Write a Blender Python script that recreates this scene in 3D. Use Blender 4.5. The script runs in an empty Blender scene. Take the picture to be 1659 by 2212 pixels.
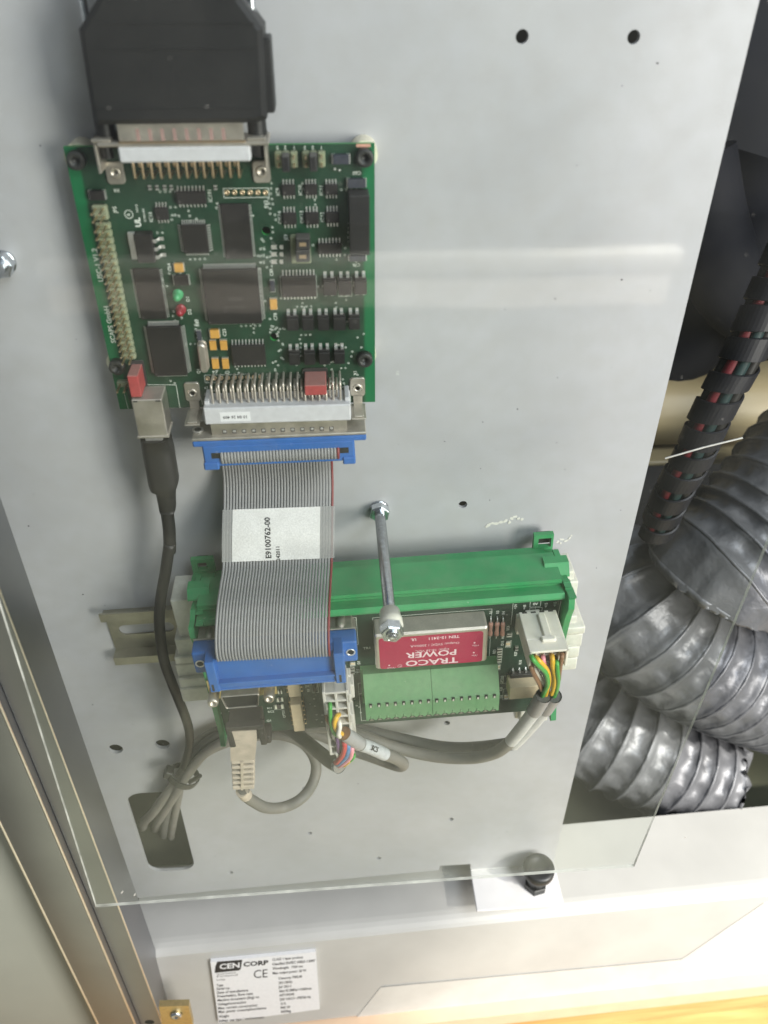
import bpy, bmesh, math, random
from mathutils import Matrix, Vector
from math import pi, sin, cos, radians
random.seed(7)
sc = bpy.context.scene
COL = sc.collection
S = 0.001                                   # everything below is in millimetres
# ------------------------------------------------------------------ camera
# plate coordinates: x right, y up, h out of the mounting plate towards the viewer
FPX, YAW, PITCH, ROLL = 1777.633, 0.07, 0.649, 0.006
CAM = Vector((83.661, 66.696, 297.015))
def _axes():
    cp, sp, cy, sy = cos(PITCH), sin(PITCH), cos(YAW), sin(YAW)
    f = Vector((sy*cp, -sp, -cy*cp)); r = Vector((cy, 0, sy)); u = r.cross(f)
    cr, sr = cos(ROLL), sin(ROLL)
    return cr*r + sr*u, -sr*r + cr*u, f
AR, AU, AF = _axes()
W2P = Matrix(((1,0,0,0),(0,0,-1,0),(0,1,0,0),(0,0,0,1)))   # plate coords -> world (h is -Y)
def world(v): return Vector((v[0], -v[2], v[1]))*S
cam = bpy.data.cameras.new('camera'); cam_o = bpy.data.objects.new('camera', cam); COL.objects.link(cam_o)
cam.sensor_fit = 'VERTICAL'; cam.sensor_height = 24; cam.lens = FPX/2212*24
cam.clip_start = 0.01; cam.clip_end = 50
r, u, f = (Vector((a[0], -a[2], a[1])) for a in (AR, AU, AF))
mw = Matrix(((r.x,u.x,-f.x,0),(r.y,u.y,-f.y,0),(r.z,u.z,-f.z,0),(0,0,0,1)))
mw.translation = world(CAM); cam_o.matrix_world = mw
cam.dof.use_dof = True; cam.dof.focus_distance = 0.385; cam.dof.aperture_fstop = cam.lens/2.6
sc.camera = cam_o
# ------------------------------------------------------------------ light
sc.view_settings.view_transform = 'Standard'; sc.view_settings.look = 'None'
sc.view_settings.exposure = 0.0; sc.view_settings.gamma = 1
wd = bpy.data.worlds.new('World'); sc.world = wd; wd.use_nodes = True
wd.node_tree.nodes['Background'].inputs[0].default_value = (0.80, 0.86, 0.92, 1)
wd.node_tree.nodes['Background'].inputs[1].default_value = 0.165
def area(name, pos, tgt, w, h, power, col):
    l = bpy.data.lights.new(name, 'AREA'); l.shape = 'RECTANGLE'; l.size = w*S; l.size_y = h*S; l.energy = power; l.color = col
    o = bpy.data.objects.new(name, l); COL.objects.link(o); o.location = world(pos)
    d = world(tgt)-world(pos); o.rotation_euler = d.to_track_quat('-Z', 'Y').to_euler(); return o
area('ceiling_light', (640, 760, 640), (140, -120, 0), 650, 500, 11.3, (0.86, 0.92, 1.0))
area('window_light', (880, 60, 860), (150, -250, 0), 420, 520, 18, (1.0, 0.96, 0.90))
sl = bpy.data.lights.new('sun_patch_light', 'SPOT'); sl.energy = 175; sl.color = (1.0, 0.95, 0.86); sl.spot_size = radians(14); sl.spot_blend = 0.6; sl.shadow_soft_size = 0.03
so = bpy.data.objects.new('sun_patch_light', sl); COL.objects.link(so); so.location = world((1250, 650, 900))
so.rotation_euler = (world((350, -545, 20))-world((1250, 650, 900))).to_track_quat('-Z', 'Y').to_euler()
sb = bpy.data.lights.new('added_bench_spot', 'SPOT'); sb.energy = 125; sb.color = (1.0, 0.95, 0.86); sb.spot_size = radians(40); sb.spot_blend = 0.2; sb.shadow_soft_size = 0.02  # added spot on the unseen shelf rail, brightens its mirrored band
sbo = bpy.data.objects.new('added_bench_spot', sb); COL.objects.link(sbo); sbo.location = world((620, 520, 120))
sbo.rotation_euler = (world((120, -262, 705))-world((620, 520, 120))).to_track_quat('-Z', 'Y').to_euler()
sf = bpy.data.lights.new('added_floor_spot', 'SPOT'); sf.energy = 200; sf.color = (1.0, 0.97, 0.88); sf.spot_size = radians(25); sf.spot_blend = 0.45; sf.shadow_soft_size = 0.03  # added spot on the unseen floor, mirrored as haze in the cover
sfo = bpy.data.objects.new('added_floor_spot', sf); COL.objects.link(sfo); sfo.location = world((950, 500, 750))
sfo.rotation_euler = (world((60, -1000, 500))-world((950, 500, 750))).to_track_quat('-Z', 'Y').to_euler()
# ------------------------------------------------------------------ measuring
CR = dict(D=(0,0,1/1.8228),A=(200,0,1.659),B=(200,500,2.37),C=(850,500,2.37),E=(900,1000,2.5523),F=(350,1000,2.765),G=(400,1450,1.50818),H=(350,2100,1.50818),
 I=(1350,2050,1.659),J=(400,2600,1.3272),K=(1200,2600,1.50818),L=(2200,700,1.7015),M=(2100,1900,1.58009),N=(1500,3150,1.08858),O=(0,2900,1.84333),
 Q=(750,3650,2.07375),T=(780,2650,2.6758),V=(1200,2600,3.318),X=(1880,2350,3.318),Y=(1400,1900,2.95),Z=(2100,2050,4.9167),AA=(360,2350,3.318))
def ray(c, x, y):
    a = CR[c]; uu = (a[0]+x/a[2])/1.8228; vv = (a[1]+y/a[2])/1.8228
    return AF + AR*((uu-829.5)/FPX) - AU*((vv-1106)/FPX)
def at(c, x, y, h):
    d = ray(c, x, y); return CAM + d*((h-CAM.z)/d.z)
def aty(c, x, y, yy):
    d = ray(c, x, y); return CAM + d*((yy-CAM.y)/d.y)
# ------------------------------------------------------------------ materials
MATS = {}
def mat(name, col, rough=0.5, metal=0.0, var=0.12, scale=400, bump=0.0, bscale=900, dust=0.0, dcol=(0.36,0.33,0.28), spec=0.5, trans=0.0, sss=0.0, updust=0.0, coat=0.0):
    m = bpy.data.materials.new(name); m.use_nodes = True; nt = m.node_tree; n = nt.nodes; L = nt.links
    b = n['Principled BSDF']
    b.inputs['Roughness'].default_value = rough; b.inputs['Metallic'].default_value = metal
    b.inputs['Specular IOR Level'].default_value = spec; b.inputs['Transmission Weight'].default_value = trans
    b.inputs['Coat Weight'].default_value = coat
    if sss: b.inputs['Subsurface Weight'].default_value = sss; b.inputs['Subsurface Radius'].default_value = (0.004,0.004,0.003); b.inputs['Subsurface Scale'].default_value = 0.5
    tc = n.new('ShaderNodeTexCoord')
    nz = n.new('ShaderNodeTexNoise'); nz.inputs['Scale'].default_value = scale; nz.inputs['Detail'].default_value = 4; L.new(tc.outputs['Object'], nz.inputs['Vector'])
    rp = n.new('ShaderNodeMapRange'); rp.inputs['From Min'].default_value = 0.3; rp.inputs['From Max'].default_value = 0.7
    rp.inputs['To Min'].default_value = 1-var; rp.inputs['To Max'].default_value = 1+var; L.new(nz.outputs['Fac'], rp.inputs['Value'])
    mx = n.new('ShaderNodeVectorMath'); mx.operation = 'SCALE'; mx.inputs[0].default_value = col; L.new(rp.outputs['Result'], mx.inputs['Scale'])
    out = mx.outputs['Vector']
    if dust or updust:
        nd = n.new('ShaderNodeTexNoise'); nd.inputs['Scale'].default_value = 1500; nd.inputs['Detail'].default_value = 6; nd.inputs['Roughness'].default_value = 0.7; L.new(tc.outputs['Object'], nd.inputs['Vector'])
        n2 = n.new('ShaderNodeTexNoise'); n2.inputs['Scale'].default_value = 110; n2.inputs['Detail'].default_value = 3; L.new(tc.outputs['Object'], n2.inputs['Vector'])
        ml = n.new('ShaderNodeMath'); ml.operation = 'MULTIPLY'; L.new(nd.outputs['Fac'], ml.inputs[0]); L.new(n2.outputs['Fac'], ml.inputs[1])
        mr = n.new('ShaderNodeMapRange'); mr.inputs['From Min'].default_value = 0.12; mr.inputs['From Max'].default_value = 0.45; L.new(ml.outputs[0], mr.inputs['Value'])
        mr.inputs['To Max'].default_value = dust
        fac = mr.outputs['Result']
        if updust:                                     # dust that has settled on faces that look up
            ge = n.new('ShaderNodeNewGeometry'); sx = n.new('ShaderNodeSeparateXYZ'); L.new(ge.outputs['True Normal'], sx.inputs[0])
            m2 = n.new('ShaderNodeMapRange'); m2.inputs['From Min'].default_value = 0.3; m2.inputs['From Max'].default_value = 0.9; m2.inputs['To Max'].default_value = updust; L.new(sx.outputs['Z'], m2.inputs['Value'])
            m3 = n.new('ShaderNodeMath'); m3.operation = 'MULTIPLY'; L.new(m2.outputs['Result'], m3.inputs[0]); 
            m5 = n.new('ShaderNodeMapRange'); m5.inputs['From Min'].default_value = 0.3; m5.inputs['From Max'].default_value = 0.65; m5.inputs['To Min'].default_value = 0.5; L.new(nd.outputs['Fac'], m5.inputs['Value']); L.new(m5.outputs['Result'], m3.inputs[1])
            m4 = n.new('ShaderNodeMath'); m4.operation = 'MAXIMUM'; L.new(fac, m4.inputs[0]); L.new(m3.outputs[0], m4.inputs[1]); fac = m4.outputs[0]
        mc = n.new('ShaderNodeMix'); mc.data_type = 'RGBA'; L.new(fac, mc.inputs['Factor']); L.new(out, mc.inputs['A']); mc.inputs['B'].default_value = (*dcol, 1); out = mc.outputs['Result']
        rr = n.new('ShaderNodeMapRange'); rr.inputs['To Min'].default_value = rough; rr.inputs['To Max'].default_value = 0.85; L.new(fac, rr.inputs['Value']); L.new(rr.outputs['Result'], b.inputs['Roughness'])
        if metal:
            rm = n.new('ShaderNodeMapRange'); rm.inputs['To Min'].default_value = metal; rm.inputs['To Max'].default_value = 0; L.new(fac, rm.inputs['Value']); L.new(rm.outputs['Result'], b.inputs['Metallic'])
    L.new(out, b.inputs['Base Color'])
    if bump:
        nb = n.new('ShaderNodeTexNoise'); nb.inputs['Scale'].default_value = bscale; nb.inputs['Detail'].default_value = 3; L.new(tc.outputs['Object'], nb.inputs['Vector'])
        bp = n.new('ShaderNodeBump'); bp.inputs['Strength'].default_value = bump; bp.inputs['Distance'].default_value = 0.0003; L.new(nb.outputs['Fac'], bp.inputs['Height']); L.new(bp.outputs['Normal'], b.inputs['Normal'])
    MATS[name] = m; return m
mat('plate_paint', (0.425,0.430,0.452), 0.40, var=0.10, scale=14, bump=0.14, bscale=2600, dust=0.34, dcol=(0.32,0.305,0.28))
mat('cream_paint', (0.45,0.45,0.43), 0.38, var=0.06, scale=22, bump=0.10, bscale=900, dust=0.10, dcol=(0.36,0.35,0.32))
mat('sunlit_paint', (0.56,0.555,0.525), 0.42, var=0.08, scale=30, bump=0.2, bscale=500, dust=0.12)  # base paint with the sunlight put into its colour
mat('tab_paint', (0.66,0.66,0.66), 0.4, var=0.05, scale=40, dust=0.1)
mat('white_paint', (0.66,0.65,0.60), 0.45, var=0.05, scale=40, bump=0.25, bscale=500)
mat('pcb', (0.008,0.042,0.022), 0.32, var=0.30, scale=160, dust=0.16, dcol=(0.12,0.14,0.09))
mat('pcb_edge', (0.03,0.26,0.06), 0.5, var=0.1)
mat('pcb_dark', (0.008,0.034,0.020), 0.42, var=0.30, scale=160, dust=0.22, dcol=(0.07,0.085,0.065))
mat('silk', (0.66,0.70,0.64), 0.6, var=0.15, scale=2500)
mat('chip_black', (0.012,0.011,0.011), 0.45, var=0.2, bump=0.08, bscale=4000, dust=0.12, dcol=(0.11,0.09,0.075))
mat('opto_black', (0.010,0.010,0.011), 0.42, var=0.2, dust=0.10, dcol=(0.11,0.10,0.09), updust=0.35)
mat('print_grey', (0.09,0.085,0.08), 0.6)
mat('tin', (0.84,0.83,0.81), 0.30, 0.75, var=0.15, scale=3000, bump=0.1)
mat('solder', (0.85,0.84,0.82), 0.3, 0.85, var=0.15, scale=3000)
mat('gold_pin', (0.80,0.62,0.42), 0.34, 1.0, var=0.12, scale=3000)
mat('dsub_tin', (0.62,0.575,0.51), 0.36, 1.0, var=0.15, scale=250, bump=0.06, dust=0.25, updust=0.35)
mat('nickel', (0.68,0.63,0.57), 0.32, 1.0, var=0.12, scale=180, bump=0.05, dust=0.22, updust=0.55)
mat('zinc_bolt', (0.62,0.65,0.69), 0.26, 1.0, var=0.2, scale=700, bump=0.1)
mat('white_plastic', (0.56,0.565,0.59), 0.5, var=0.06, bump=0.05, dust=0.14)
mat('tantalum', (0.56,0.30,0.065), 0.42, var=0.10)
mat('blue_black', (0.020,0.026,0.045), 0.4, var=0.15, dust=0.15)
mat('led_green', (0.05,0.32,0.13), 0.25, sss=0.3, var=0.05)
mat('led_red', (0.25,0.02,0.03), 0.25, sss=0.2, var=0.05)
mat('film_red', (0.36,0.05,0.05), 0.5, var=0.15, dust=0.15, updust=0.85, dcol=(0.40,0.25,0.22))
mat('header_base', (0.20,0.23,0.14), 0.5, var=0.15, dust=0.25)
mat('jumper_black', (0.02,0.02,0.022), 0.45, dust=0.2, updust=0.6, dcol=(0.2,0.19,0.17))
mat('spacer_cream', (0.75,0.70,0.56), 0.5)
mat('hood_black', (0.011,0.011,0.0115), 0.48, var=0.1, bump=0.12, bscale=2500, dust=0.06, dcol=(0.08,0.08,0.075))
mat('usb_black', (0.020,0.019,0.018), 0.5, var=0.1, bump=0.06, dust=0.18, dcol=(0.07,0.063,0.055), updust=0.4)
mat('cable_black', (0.014,0.013,0.012), 0.5, var=0.15, dust=0.10, dcol=(0.06,0.055,0.05))
mat('idc_blue', (0.022,0.125,0.41), 0.40, var=0.10, scale=120, dust=0.20, dcol=(0.15,0.18,0.25))
mat('ribbon_grey', (0.24,0.243,0.25), 0.45, var=0.10, scale=200, dust=0.15)
mat('ribbon_red', (0.21,0.022,0.028), 0.45, dust=0.12)
mat('paper_label', (0.76,0.755,0.735), 0.55, var=0.12, scale=1600, dust=0.38, dcol=(0.40,0.39,0.36))
mat('sticker', (0.74,0.745,0.76), 0.45, var=0.03)
mat('ink', (0.018,0.018,0.02), 0.6)
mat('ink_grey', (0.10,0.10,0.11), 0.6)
mat('rail_zinc', (0.37,0.355,0.29), 0.34, 1.0, var=0.14, scale=90, bump=0.06, dust=0.30, dcol=(0.17,0.16,0.13))
mat('housing_green', (0.022,0.29,0.095), 0.38, var=0.10, scale=90, bump=0.05, dust=0.42, dcol=(0.17,0.27,0.17))
mat('terminal_green', (0.12,0.27,0.125), 0.5, var=0.08, bump=0.05, dust=0.26, dcol=(0.24,0.28,0.20))
mat('dark_slot', (0.012,0.014,0.012), 0.7)
mat('traco_red', (0.36,0.010,0.055), 0.4, var=0.06, dust=0.10, dcol=(0.34,0.16,0.18))
mat('traco_print', (0.72,0.56,0.58), 0.5)
mat('nylon', (0.80,0.77,0.68), 0.42, var=0.06, scale=160, sss=0.25, dust=0.22, dcol=(0.55,0.47,0.30))
mat('nylon_dusty', (0.56,0.54,0.50), 0.5, var=0.06, sss=0.15, dust=0.3, dcol=(0.40,0.37,0.31))
mat('foot_nylon', (0.62,0.61,0.54), 0.4, var=0.08, sss=0.3, dust=0.25)
mat('relay_cream', (0.74,0.60,0.40), 0.5, var=0.05, dust=0.14)
mat('resistor_body', (0.62,0.33,0.25), 0.45, var=0.12)
mat('adapter_black', (0.020,0.019,0.018), 0.5, dust=0.35, dcol=(0.12,0.10,0.08), updust=0.5)
mat('boot_grey', (0.56,0.48,0.39), 0.55, var=0.12, scale=200, dust=0.35, dcol=(0.22,0.19,0.15))
mat('cable_grey', (0.165,0.16,0.148), 0.5, var=0.14, scale=120, dust=0.45, dcol=(0.24,0.205,0.16))
mat('cable_dark', (0.085,0.085,0.08), 0.55, var=0.12, scale=120, dust=0.4, dcol=(0.16,0.15,0.13))
mat('cable_light', (0.60,0.60,0.60), 0.45, var=0.06, dust=0.2)
mat('shrink_grey', (0.30,0.30,0.31), 0.35, var=0.06, dust=0.2)
mat('tag_grey', (0.48,0.50,0.52), 0.4, dust=0.15)
for nm, c in (('green',(0.05,0.34,0.05)),('yellow',(0.72,0.42,0.02)),('white',(0.78,0.75,0.68)),('brown',(0.23,0.11,0.05)),('grey',(0.27,0.25,0.24)),('pink',(0.78,0.30,0.36)),('red',(0.52,0.03,0.03)),('blue',(0.06,0.20,0.42)),('violet',(0.12,0.05,0.16))):
    mat('wire_'+nm, c, 0.38, var=0.08, dust=0.12)
mat('loom_red', (0.13,0.010,0.016), 0.6)
mat('loom_green', (0.010,0.030,0.030), 0.6)
mat('knob_black', (0.022,0.023,0.022), 0.42, bump=0.05, dust=0.12, dcol=(0.10,0.10,0.09))
mat('aluminium', (0.36,0.365,0.38), 0.42, 1.0, var=0.06, scale=20, bump=0.05, bscale=1500)
mat('aluminium_highlight', (0.86,0.80,0.74), 0.30, 1.0, var=0.05)
mat('brass', (0.76,0.60,0.30), 0.35, 1.0, var=0.1, dust=0.1)
mat('hole_dark', (0.03,0.034,0.034), 0.8)
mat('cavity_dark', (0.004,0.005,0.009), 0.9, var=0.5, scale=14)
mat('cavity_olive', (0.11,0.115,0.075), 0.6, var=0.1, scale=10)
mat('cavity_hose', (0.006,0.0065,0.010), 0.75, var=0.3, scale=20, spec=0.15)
mat('yellow_paint', (0.34,0.275,0.155), 0.45, var=0.08, scale=15)
mat('wrap_black', (0.009,0.009,0.013), 0.5, var=0.15)
mat('tie_white', (0.50,0.49,0.46), 0.4)
mat('bench_white', (0.58,0.565,0.52), 0.6)
mat('room_floor', (0.36,0.37,0.28), 0.6, var=0.15, scale=6)
mat('bench_front', (0.85,0.79,0.73), 0.6)
mat('dimple_reflection', (0.34,0.22,0.20), 0.5)  # reddish reflection on the shell dimples, put into the colour
mat('panel_grey', (0.36,0.37,0.32), 0.5, var=0.06, scale=10)
mat('hole_shade_olive', (0.050,0.052,0.034), 0.7, var=0.15, scale=20)
mat('room_wall', (0.55,0.55,0.53), 0.8)
mat('skin_tan', (0.72,0.52,0.36), 0.6, var=0.05, scale=60)
def pcb_border():                              # bare laminate margin without copper, a brighter green
    m = MATS['pcb']; n, L = m.node_tree.nodes, m.node_tree.links; b = n['Principled BSDF']; src = b.inputs['Base Color'].links[0].from_socket
    tc = n.new('ShaderNodeTexCoord'); sx = n.new('ShaderNodeSeparateXYZ'); L.new(tc.outputs['Object'], sx.inputs[0])
    ab = n.new('ShaderNodeMath'); ab.operation = 'ABSOLUTE'; L.new(sx.outputs['X'], ab.inputs[0])
    mr = n.new('ShaderNodeMapRange'); mr.inputs['From Min'].default_value = 0.0455; mr.inputs['From Max'].default_value = 0.0465; L.new(ab.outputs[0], mr.inputs['Value'])
    mc = n.new('ShaderNodeMix'); mc.data_type = 'RGBA'; L.new(mr.outputs['Result'], mc.inputs['Factor']); L.new(src, mc.inputs['A']); mc.inputs['B'].default_value = (0.008,0.135,0.050,1); L.new(mc.outputs['Result'], b.inputs['Base Color'])
pcb_border()
# foil of the ventilation ducts
def foil():
    m = mat('duct_foil', (0.155,0.159,0.170), 0.43, 0.30, var=0.25, scale=30)
    n, L = m.node_tree.nodes, m.node_tree.links; b = n['Principled BSDF']
    tc = n.new('ShaderNodeTexCoord'); a = n.new('ShaderNodeTexNoise'); a.inputs['Scale'].default_value = 48; a.inputs['Detail'].default_value = 2.5; a.inputs['Distortion'].default_value = 0.8
    L.new(tc.outputs['Object'], a.inputs['Vector']); bp = n.new('ShaderNodeBump'); bp.inputs['Strength'].default_value = 0.30; bp.inputs['Distance'].default_value = 0.006
    L.new(a.outputs['Fac'], bp.inputs['Height'])
    c = n.new('ShaderNodeTexNoise'); c.inputs['Scale'].default_value = 150; c.inputs['Detail'].default_value = 4; c.inputs['Distortion'].default_value = 1.5; L.new(tc.outputs['Object'], c.inputs['Vector'])
    b2 = n.new('ShaderNodeBump'); b2.inputs['Strength'].default_value = 0.18; b2.inputs['Distance'].default_value = 0.002; L.new(c.outputs['Fac'], b2.inputs['Height']); L.new(bp.outputs['Normal'], b2.inputs['Normal']); L.new(b2.outputs['Normal'], b.inputs['Normal'])
foil()
def wood():
    m = mat('floor_wood', (0.62,0.36,0.13), 0.35, var=0.1); n, L = m.node_tree.nodes, m.node_tree.links; b = n['Principled BSDF']
    tc = n.new('ShaderNodeTexCoord'); mp = n.new('ShaderNodeMapping'); mp.inputs['Scale'].default_value = (6,60,60); L.new(tc.outputs['Object'], mp.inputs['Vector'])
    a = n.new('ShaderNodeTexNoise'); a.inputs['Scale'].default_value = 2; a.inputs['Detail'].default_value = 6; L.new(mp.outputs[0], a.inputs['Vector'])
    cr = n.new('ShaderNodeValToRGB'); cr.color_ramp.elements[0].position = 0.3; cr.color_ramp.elements[0].color = (0.48,0.26,0.085,1); cr.color_ramp.elements[1].position = 0.7; cr.color_ramp.elements[1].color = (0.74,0.46,0.19,1)
    L.new(a.outputs['Fac'], cr.inputs[0]); L.new(cr.outputs[0], b.inputs['Base Color'])
wood()
def acrylic():
    m = bpy.data.materials.new('acrylic'); m.use_nodes = True; n, L = m.node_tree.nodes, m.node_tree.links; n.clear()
    o = n.new('ShaderNodeOutputMaterial'); t = n.new('ShaderNodeBsdfTransparent'); t.inputs[0].default_value = (0.970,0.982,0.970,1)
    g = n.new('ShaderNodeBsdfGlossy'); g.inputs['Roughness'].default_value = 0.045
    lw = n.new('ShaderNodeLayerWeight'); lw.inputs[0].default_value = 0.5
    pw = n.new('ShaderNodeMath'); pw.operation = 'POWER'; pw.inputs[1].default_value = 5; L.new(lw.outputs['Facing'], pw.inputs[0])
    mr = n.new('ShaderNodeMapRange'); mr.inputs['To Min'].default_value = 0.037; mr.inputs['To Max'].default_value = 1.0; L.new(pw.outputs[0], mr.inputs['Value'])
    tc = n.new('ShaderNodeTexCoord'); nz = n.new('ShaderNodeTexNoise'); nz.inputs['Scale'].default_value = 12; nz.inputs['Detail'].default_value = 2; L.new(tc.outputs['Object'], nz.inputs['Vector'])
    bp = n.new('ShaderNodeBump'); bp.inputs['Strength'].default_value = 0.12; bp.inputs['Distance'].default_value = 0.002; L.new(nz.outputs['Fac'], bp.inputs['Height']); L.new(bp.outputs[0], g.inputs['Normal'])
    mx = n.new('ShaderNodeMixShader'); L.new(mr.outputs['Result'], mx.inputs[0]); L.new(t.outputs[0], mx.inputs[1]); L.new(g.outputs[0], mx.inputs[2])
    d = n.new('ShaderNodeBsdfDiffuse'); d.inputs[0].default_value = (0.7,0.68,0.62,1)      # a thin film of dust
    n2 = n.new('ShaderNodeTexNoise'); n2.inputs['Scale'].default_value = 30; n2.inputs['Detail'].default_value = 5; L.new(tc.outputs['Object'], n2.inputs['Vector'])
    m2 = n.new('ShaderNodeMapRange'); m2.inputs['From Min'].default_value = 0.35; m2.inputs['From Max'].default_value = 0.75; m2.inputs['To Min'].default_value = 0.0; m2.inputs['To Max'].default_value = 0.012; L.new(n2.outputs['Fac'], m2.inputs['Value'])
    mz = n.new('ShaderNodeMixShader'); L.new(m2.outputs['Result'], mz.inputs[0]); L.new(mx.outputs[0], mz.inputs[1]); L.new(d.outputs[0], mz.inputs[2])
    L.new(mz.outputs[0], o.inputs[0]); MATS['acrylic'] = m
    m = bpy.data.materials.new('acrylic_edge'); m.use_nodes = True; b = m.node_tree.nodes['Principled BSDF']
    b.inputs['Base Color'].default_value = (0.80,0.80,0.74,1); b.inputs['Roughness'].default_value = 0.35; MATS['acrylic_edge'] = m
    n, L = m.node_tree.nodes, m.node_tree.links; t = n.new('ShaderNodeBsdfTransparent'); mx = n.new('ShaderNodeMixShader'); nz = n.new('ShaderNodeTexNoise'); nz.inputs['Scale'].default_value = 60; tc = n.new('ShaderNodeTexCoord'); L.new(tc.outputs['Object'], nz.inputs['Vector'])
    mr = n.new('ShaderNodeMapRange'); mr.inputs['From Min'].default_value = 0.35; mr.inputs['From Max'].default_value = 0.65; mr.inputs['To Min'].default_value = 0.35; mr.inputs['To Max'].default_value = 0.95; L.new(nz.outputs['Fac'], mr.inputs['Value'])
    L.new(mr.outputs['Result'], mx.inputs[0]); L.new(t.outputs[0], mx.inputs[1]); L.new(b.outputs[0], mx.inputs[2]); L.new(mx.outputs[0], n['Material Output'].inputs[0])
    m = bpy.data.materials.new('clear_tape'); m.use_nodes = True; n, L = m.node_tree.nodes, m.node_tree.links; n.clear()
    o = n.new('ShaderNodeOutputMaterial'); t = n.new('ShaderNodeBsdfTransparent'); t.inputs[0].default_value = (0.92,0.92,0.91,1); b = n.new('ShaderNodeBsdfPrincipled'); b.inputs['Base Color'].default_value = (0.6,0.6,0.59,1); b.inputs['Roughness'].default_value = 0.25
    mx = n.new('ShaderNodeMixShader'); mx.inputs[0].default_value = 0.30; L.new(t.outputs[0], mx.inputs[1]); L.new(b.outputs[0], mx.inputs[2]); L.new(mx.outputs[0], o.inputs[0]); MATS['clear_tape'] = m
acrylic()
# ------------------------------------------------------------------ mesh building
def spl(pts, n=8):
    p = [Vector(q) for q in pts]; p = [2*p[0]-p[1]] + p + [2*p[-1]-p[-2]]; out = []
    for i in range(1, len(p)-2):
        for k in range(n):
            t = k/n; a, b, c, d = p[i-1], p[i], p[i+1], p[i+2]
            out.append(0.5*((2*b)+(c-a)*t+(2*a-5*b+4*c-d)*t*t+(3*b-a-3*c+d)*t**3))
    out.append(p[-2]); return out
class MB:
    def __init__(s): s.v, s.f, s.m, s.s = [], [], [], []
    def add(s, vs, fs, m=0, sm=False, T=None):
        k = len(s.v)
        s.v += [tuple(T @ Vector(v)) if T else tuple(v) for v in vs]
        s.f += [tuple(i+k for i in q) for q in fs]; s.m += [m]*len(fs); s.s += [sm]*len(fs); return s
    def box(s, a, b, m=0, bev=0.0, T=None):
        x0,x1 = sorted((a[0],b[0])); y0,y1 = sorted((a[1],b[1])); z0,z1 = sorted((a[2],b[2]))
        bev = min(bev, 0.45*min(x1-x0,y1-y0,z1-z0))
        if bev <= 0:
            vs = [(x,y,z) for z in (z0,z1) for y in (y0,y1) for x in (x0,x1)]
            return s.add(vs, [(0,2,3,1),(4,5,7,6),(0,1,5,4),(2,6,7,3),(0,4,6,2),(1,3,7,5)], m, T=T)
        bm = bmesh.new(); bmesh.ops.create_cube(bm, size=1)
        for v in bm.verts: v.co = Vector(((x0+x1)/2+v.co.x*(x1-x0), (y0+y1)/2+v.co.y*(y1-y0), (z0+z1)/2+v.co.z*(z1-z0)))
        bmesh.ops.bevel(bm, geom=list(bm.edges), offset=bev, segments=2 if bev > 0.6 else 1, affect='EDGES', profile=0.5)
        return s.bm(bm, m, T, sm=bev > 0.6)
    def bm(s, bm, m=0, T=None, sm=False):
        bm.verts.ensure_lookup_table(); bm.verts.index_update()
        s.add([v.co.copy() for v in bm.verts], [[v.index for v in fc.verts] for fc in bm.faces], m, sm, T); bm.free(); return s
    def prism(s, poly, z0, z1, m=0, T=None, bev=0.0, top=None):
        A = sum(poly[i][0]*poly[(i+1)%len(poly)][1]-poly[(i+1)%len(poly)][0]*poly[i][1] for i in range(len(poly)))
        if A < 0: poly = poly[::-1]
        n = len(poly); c = Vector((sum(p[0] for p in poly)/n, sum(p[1] for p in poly)/n))
        def ins(d):
            r_ = []
            for i in range(n):
                p0,p1,p2 = Vector(poly[i-1][:2]),Vector(poly[i][:2]),Vector(poly[(i+1)%n][:2])
                e1,e2 = (p1-p0).normalized(),(p2-p1).normalized(); n1,n2 = Vector((-e1.y,e1.x)),Vector((-e2.y,e2.x)); w = n1+n2
                r_.append(p1+w*(d/max(0.3,w.dot(n1))))
            return r_
        rings = [[(p[0],p[1],z0) for p in poly]]
        if bev: rings += [[(p[0],p[1],z1-bev) for p in poly], [(p.x,p.y,z1) for p in ins(bev)]]
        else: rings += [[(p[0],p[1],z1) for p in poly]]
        vs = [v for rg in rings for v in rg]; R = len(rings)
        fs = [(k*n+i, k*n+(i+1)%n, (k+1)*n+(i+1)%n, (k+1)*n+i) for k in range(R-1) for i in range(n)]
        s.add(vs, fs+[tuple(range(n-1,-1,-1))], m, T=T); s.add([(v[0],v[1],v[2]) for v in rings[-1]], [tuple(range(n))], m if top is None else top, T=T); return s
    def lathe(s, prof, n=16, m=0, T=None, sm=True):
        vs, fs = [], []
        for rr, z in prof: vs += [(rr*cos(2*pi*i/n), rr*sin(2*pi*i/n), z) for i in range(n)]
        for k in range(len(prof)-1): fs += [(k*n+i, k*n+(i+1)%n, (k+1)*n+(i+1)%n, (k+1)*n+i) for i in range(n)]
        if prof[0][0] > 0.01: fs.append(tuple(range(n-1,-1,-1)))
        if prof[-1][0] > 0.01: fs.append(tuple((len(prof)-1)*n+i for i in range(n)))
        return s.add(vs, fs, m, sm, T)
    def cyl(s, p, q, rr, n=12, m=0, r2=None, sm=True):
        p, q = Vector(p), Vector(q); d = q-p
        T = Matrix.Translation(p) @ d.to_track_quat('Z','Y').to_matrix().to_4x4()
        bm_prof = [(rr,0),(rr if r2 is None else r2, d.length)]
        vs, fs = [], []
        for a,z in bm_prof: vs += [(a*cos(2*pi*i/n), a*sin(2*pi*i/n), z) for i in range(n)]
        fs = [(i,(i+1)%n,n+(i+1)%n,n+i) for i in range(n)]
        s.add(vs, fs, m, sm, T); s.add(vs, [tuple(range(n-1,-1,-1)), tuple(range(n,2*n))], m, False, T); return s
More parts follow.
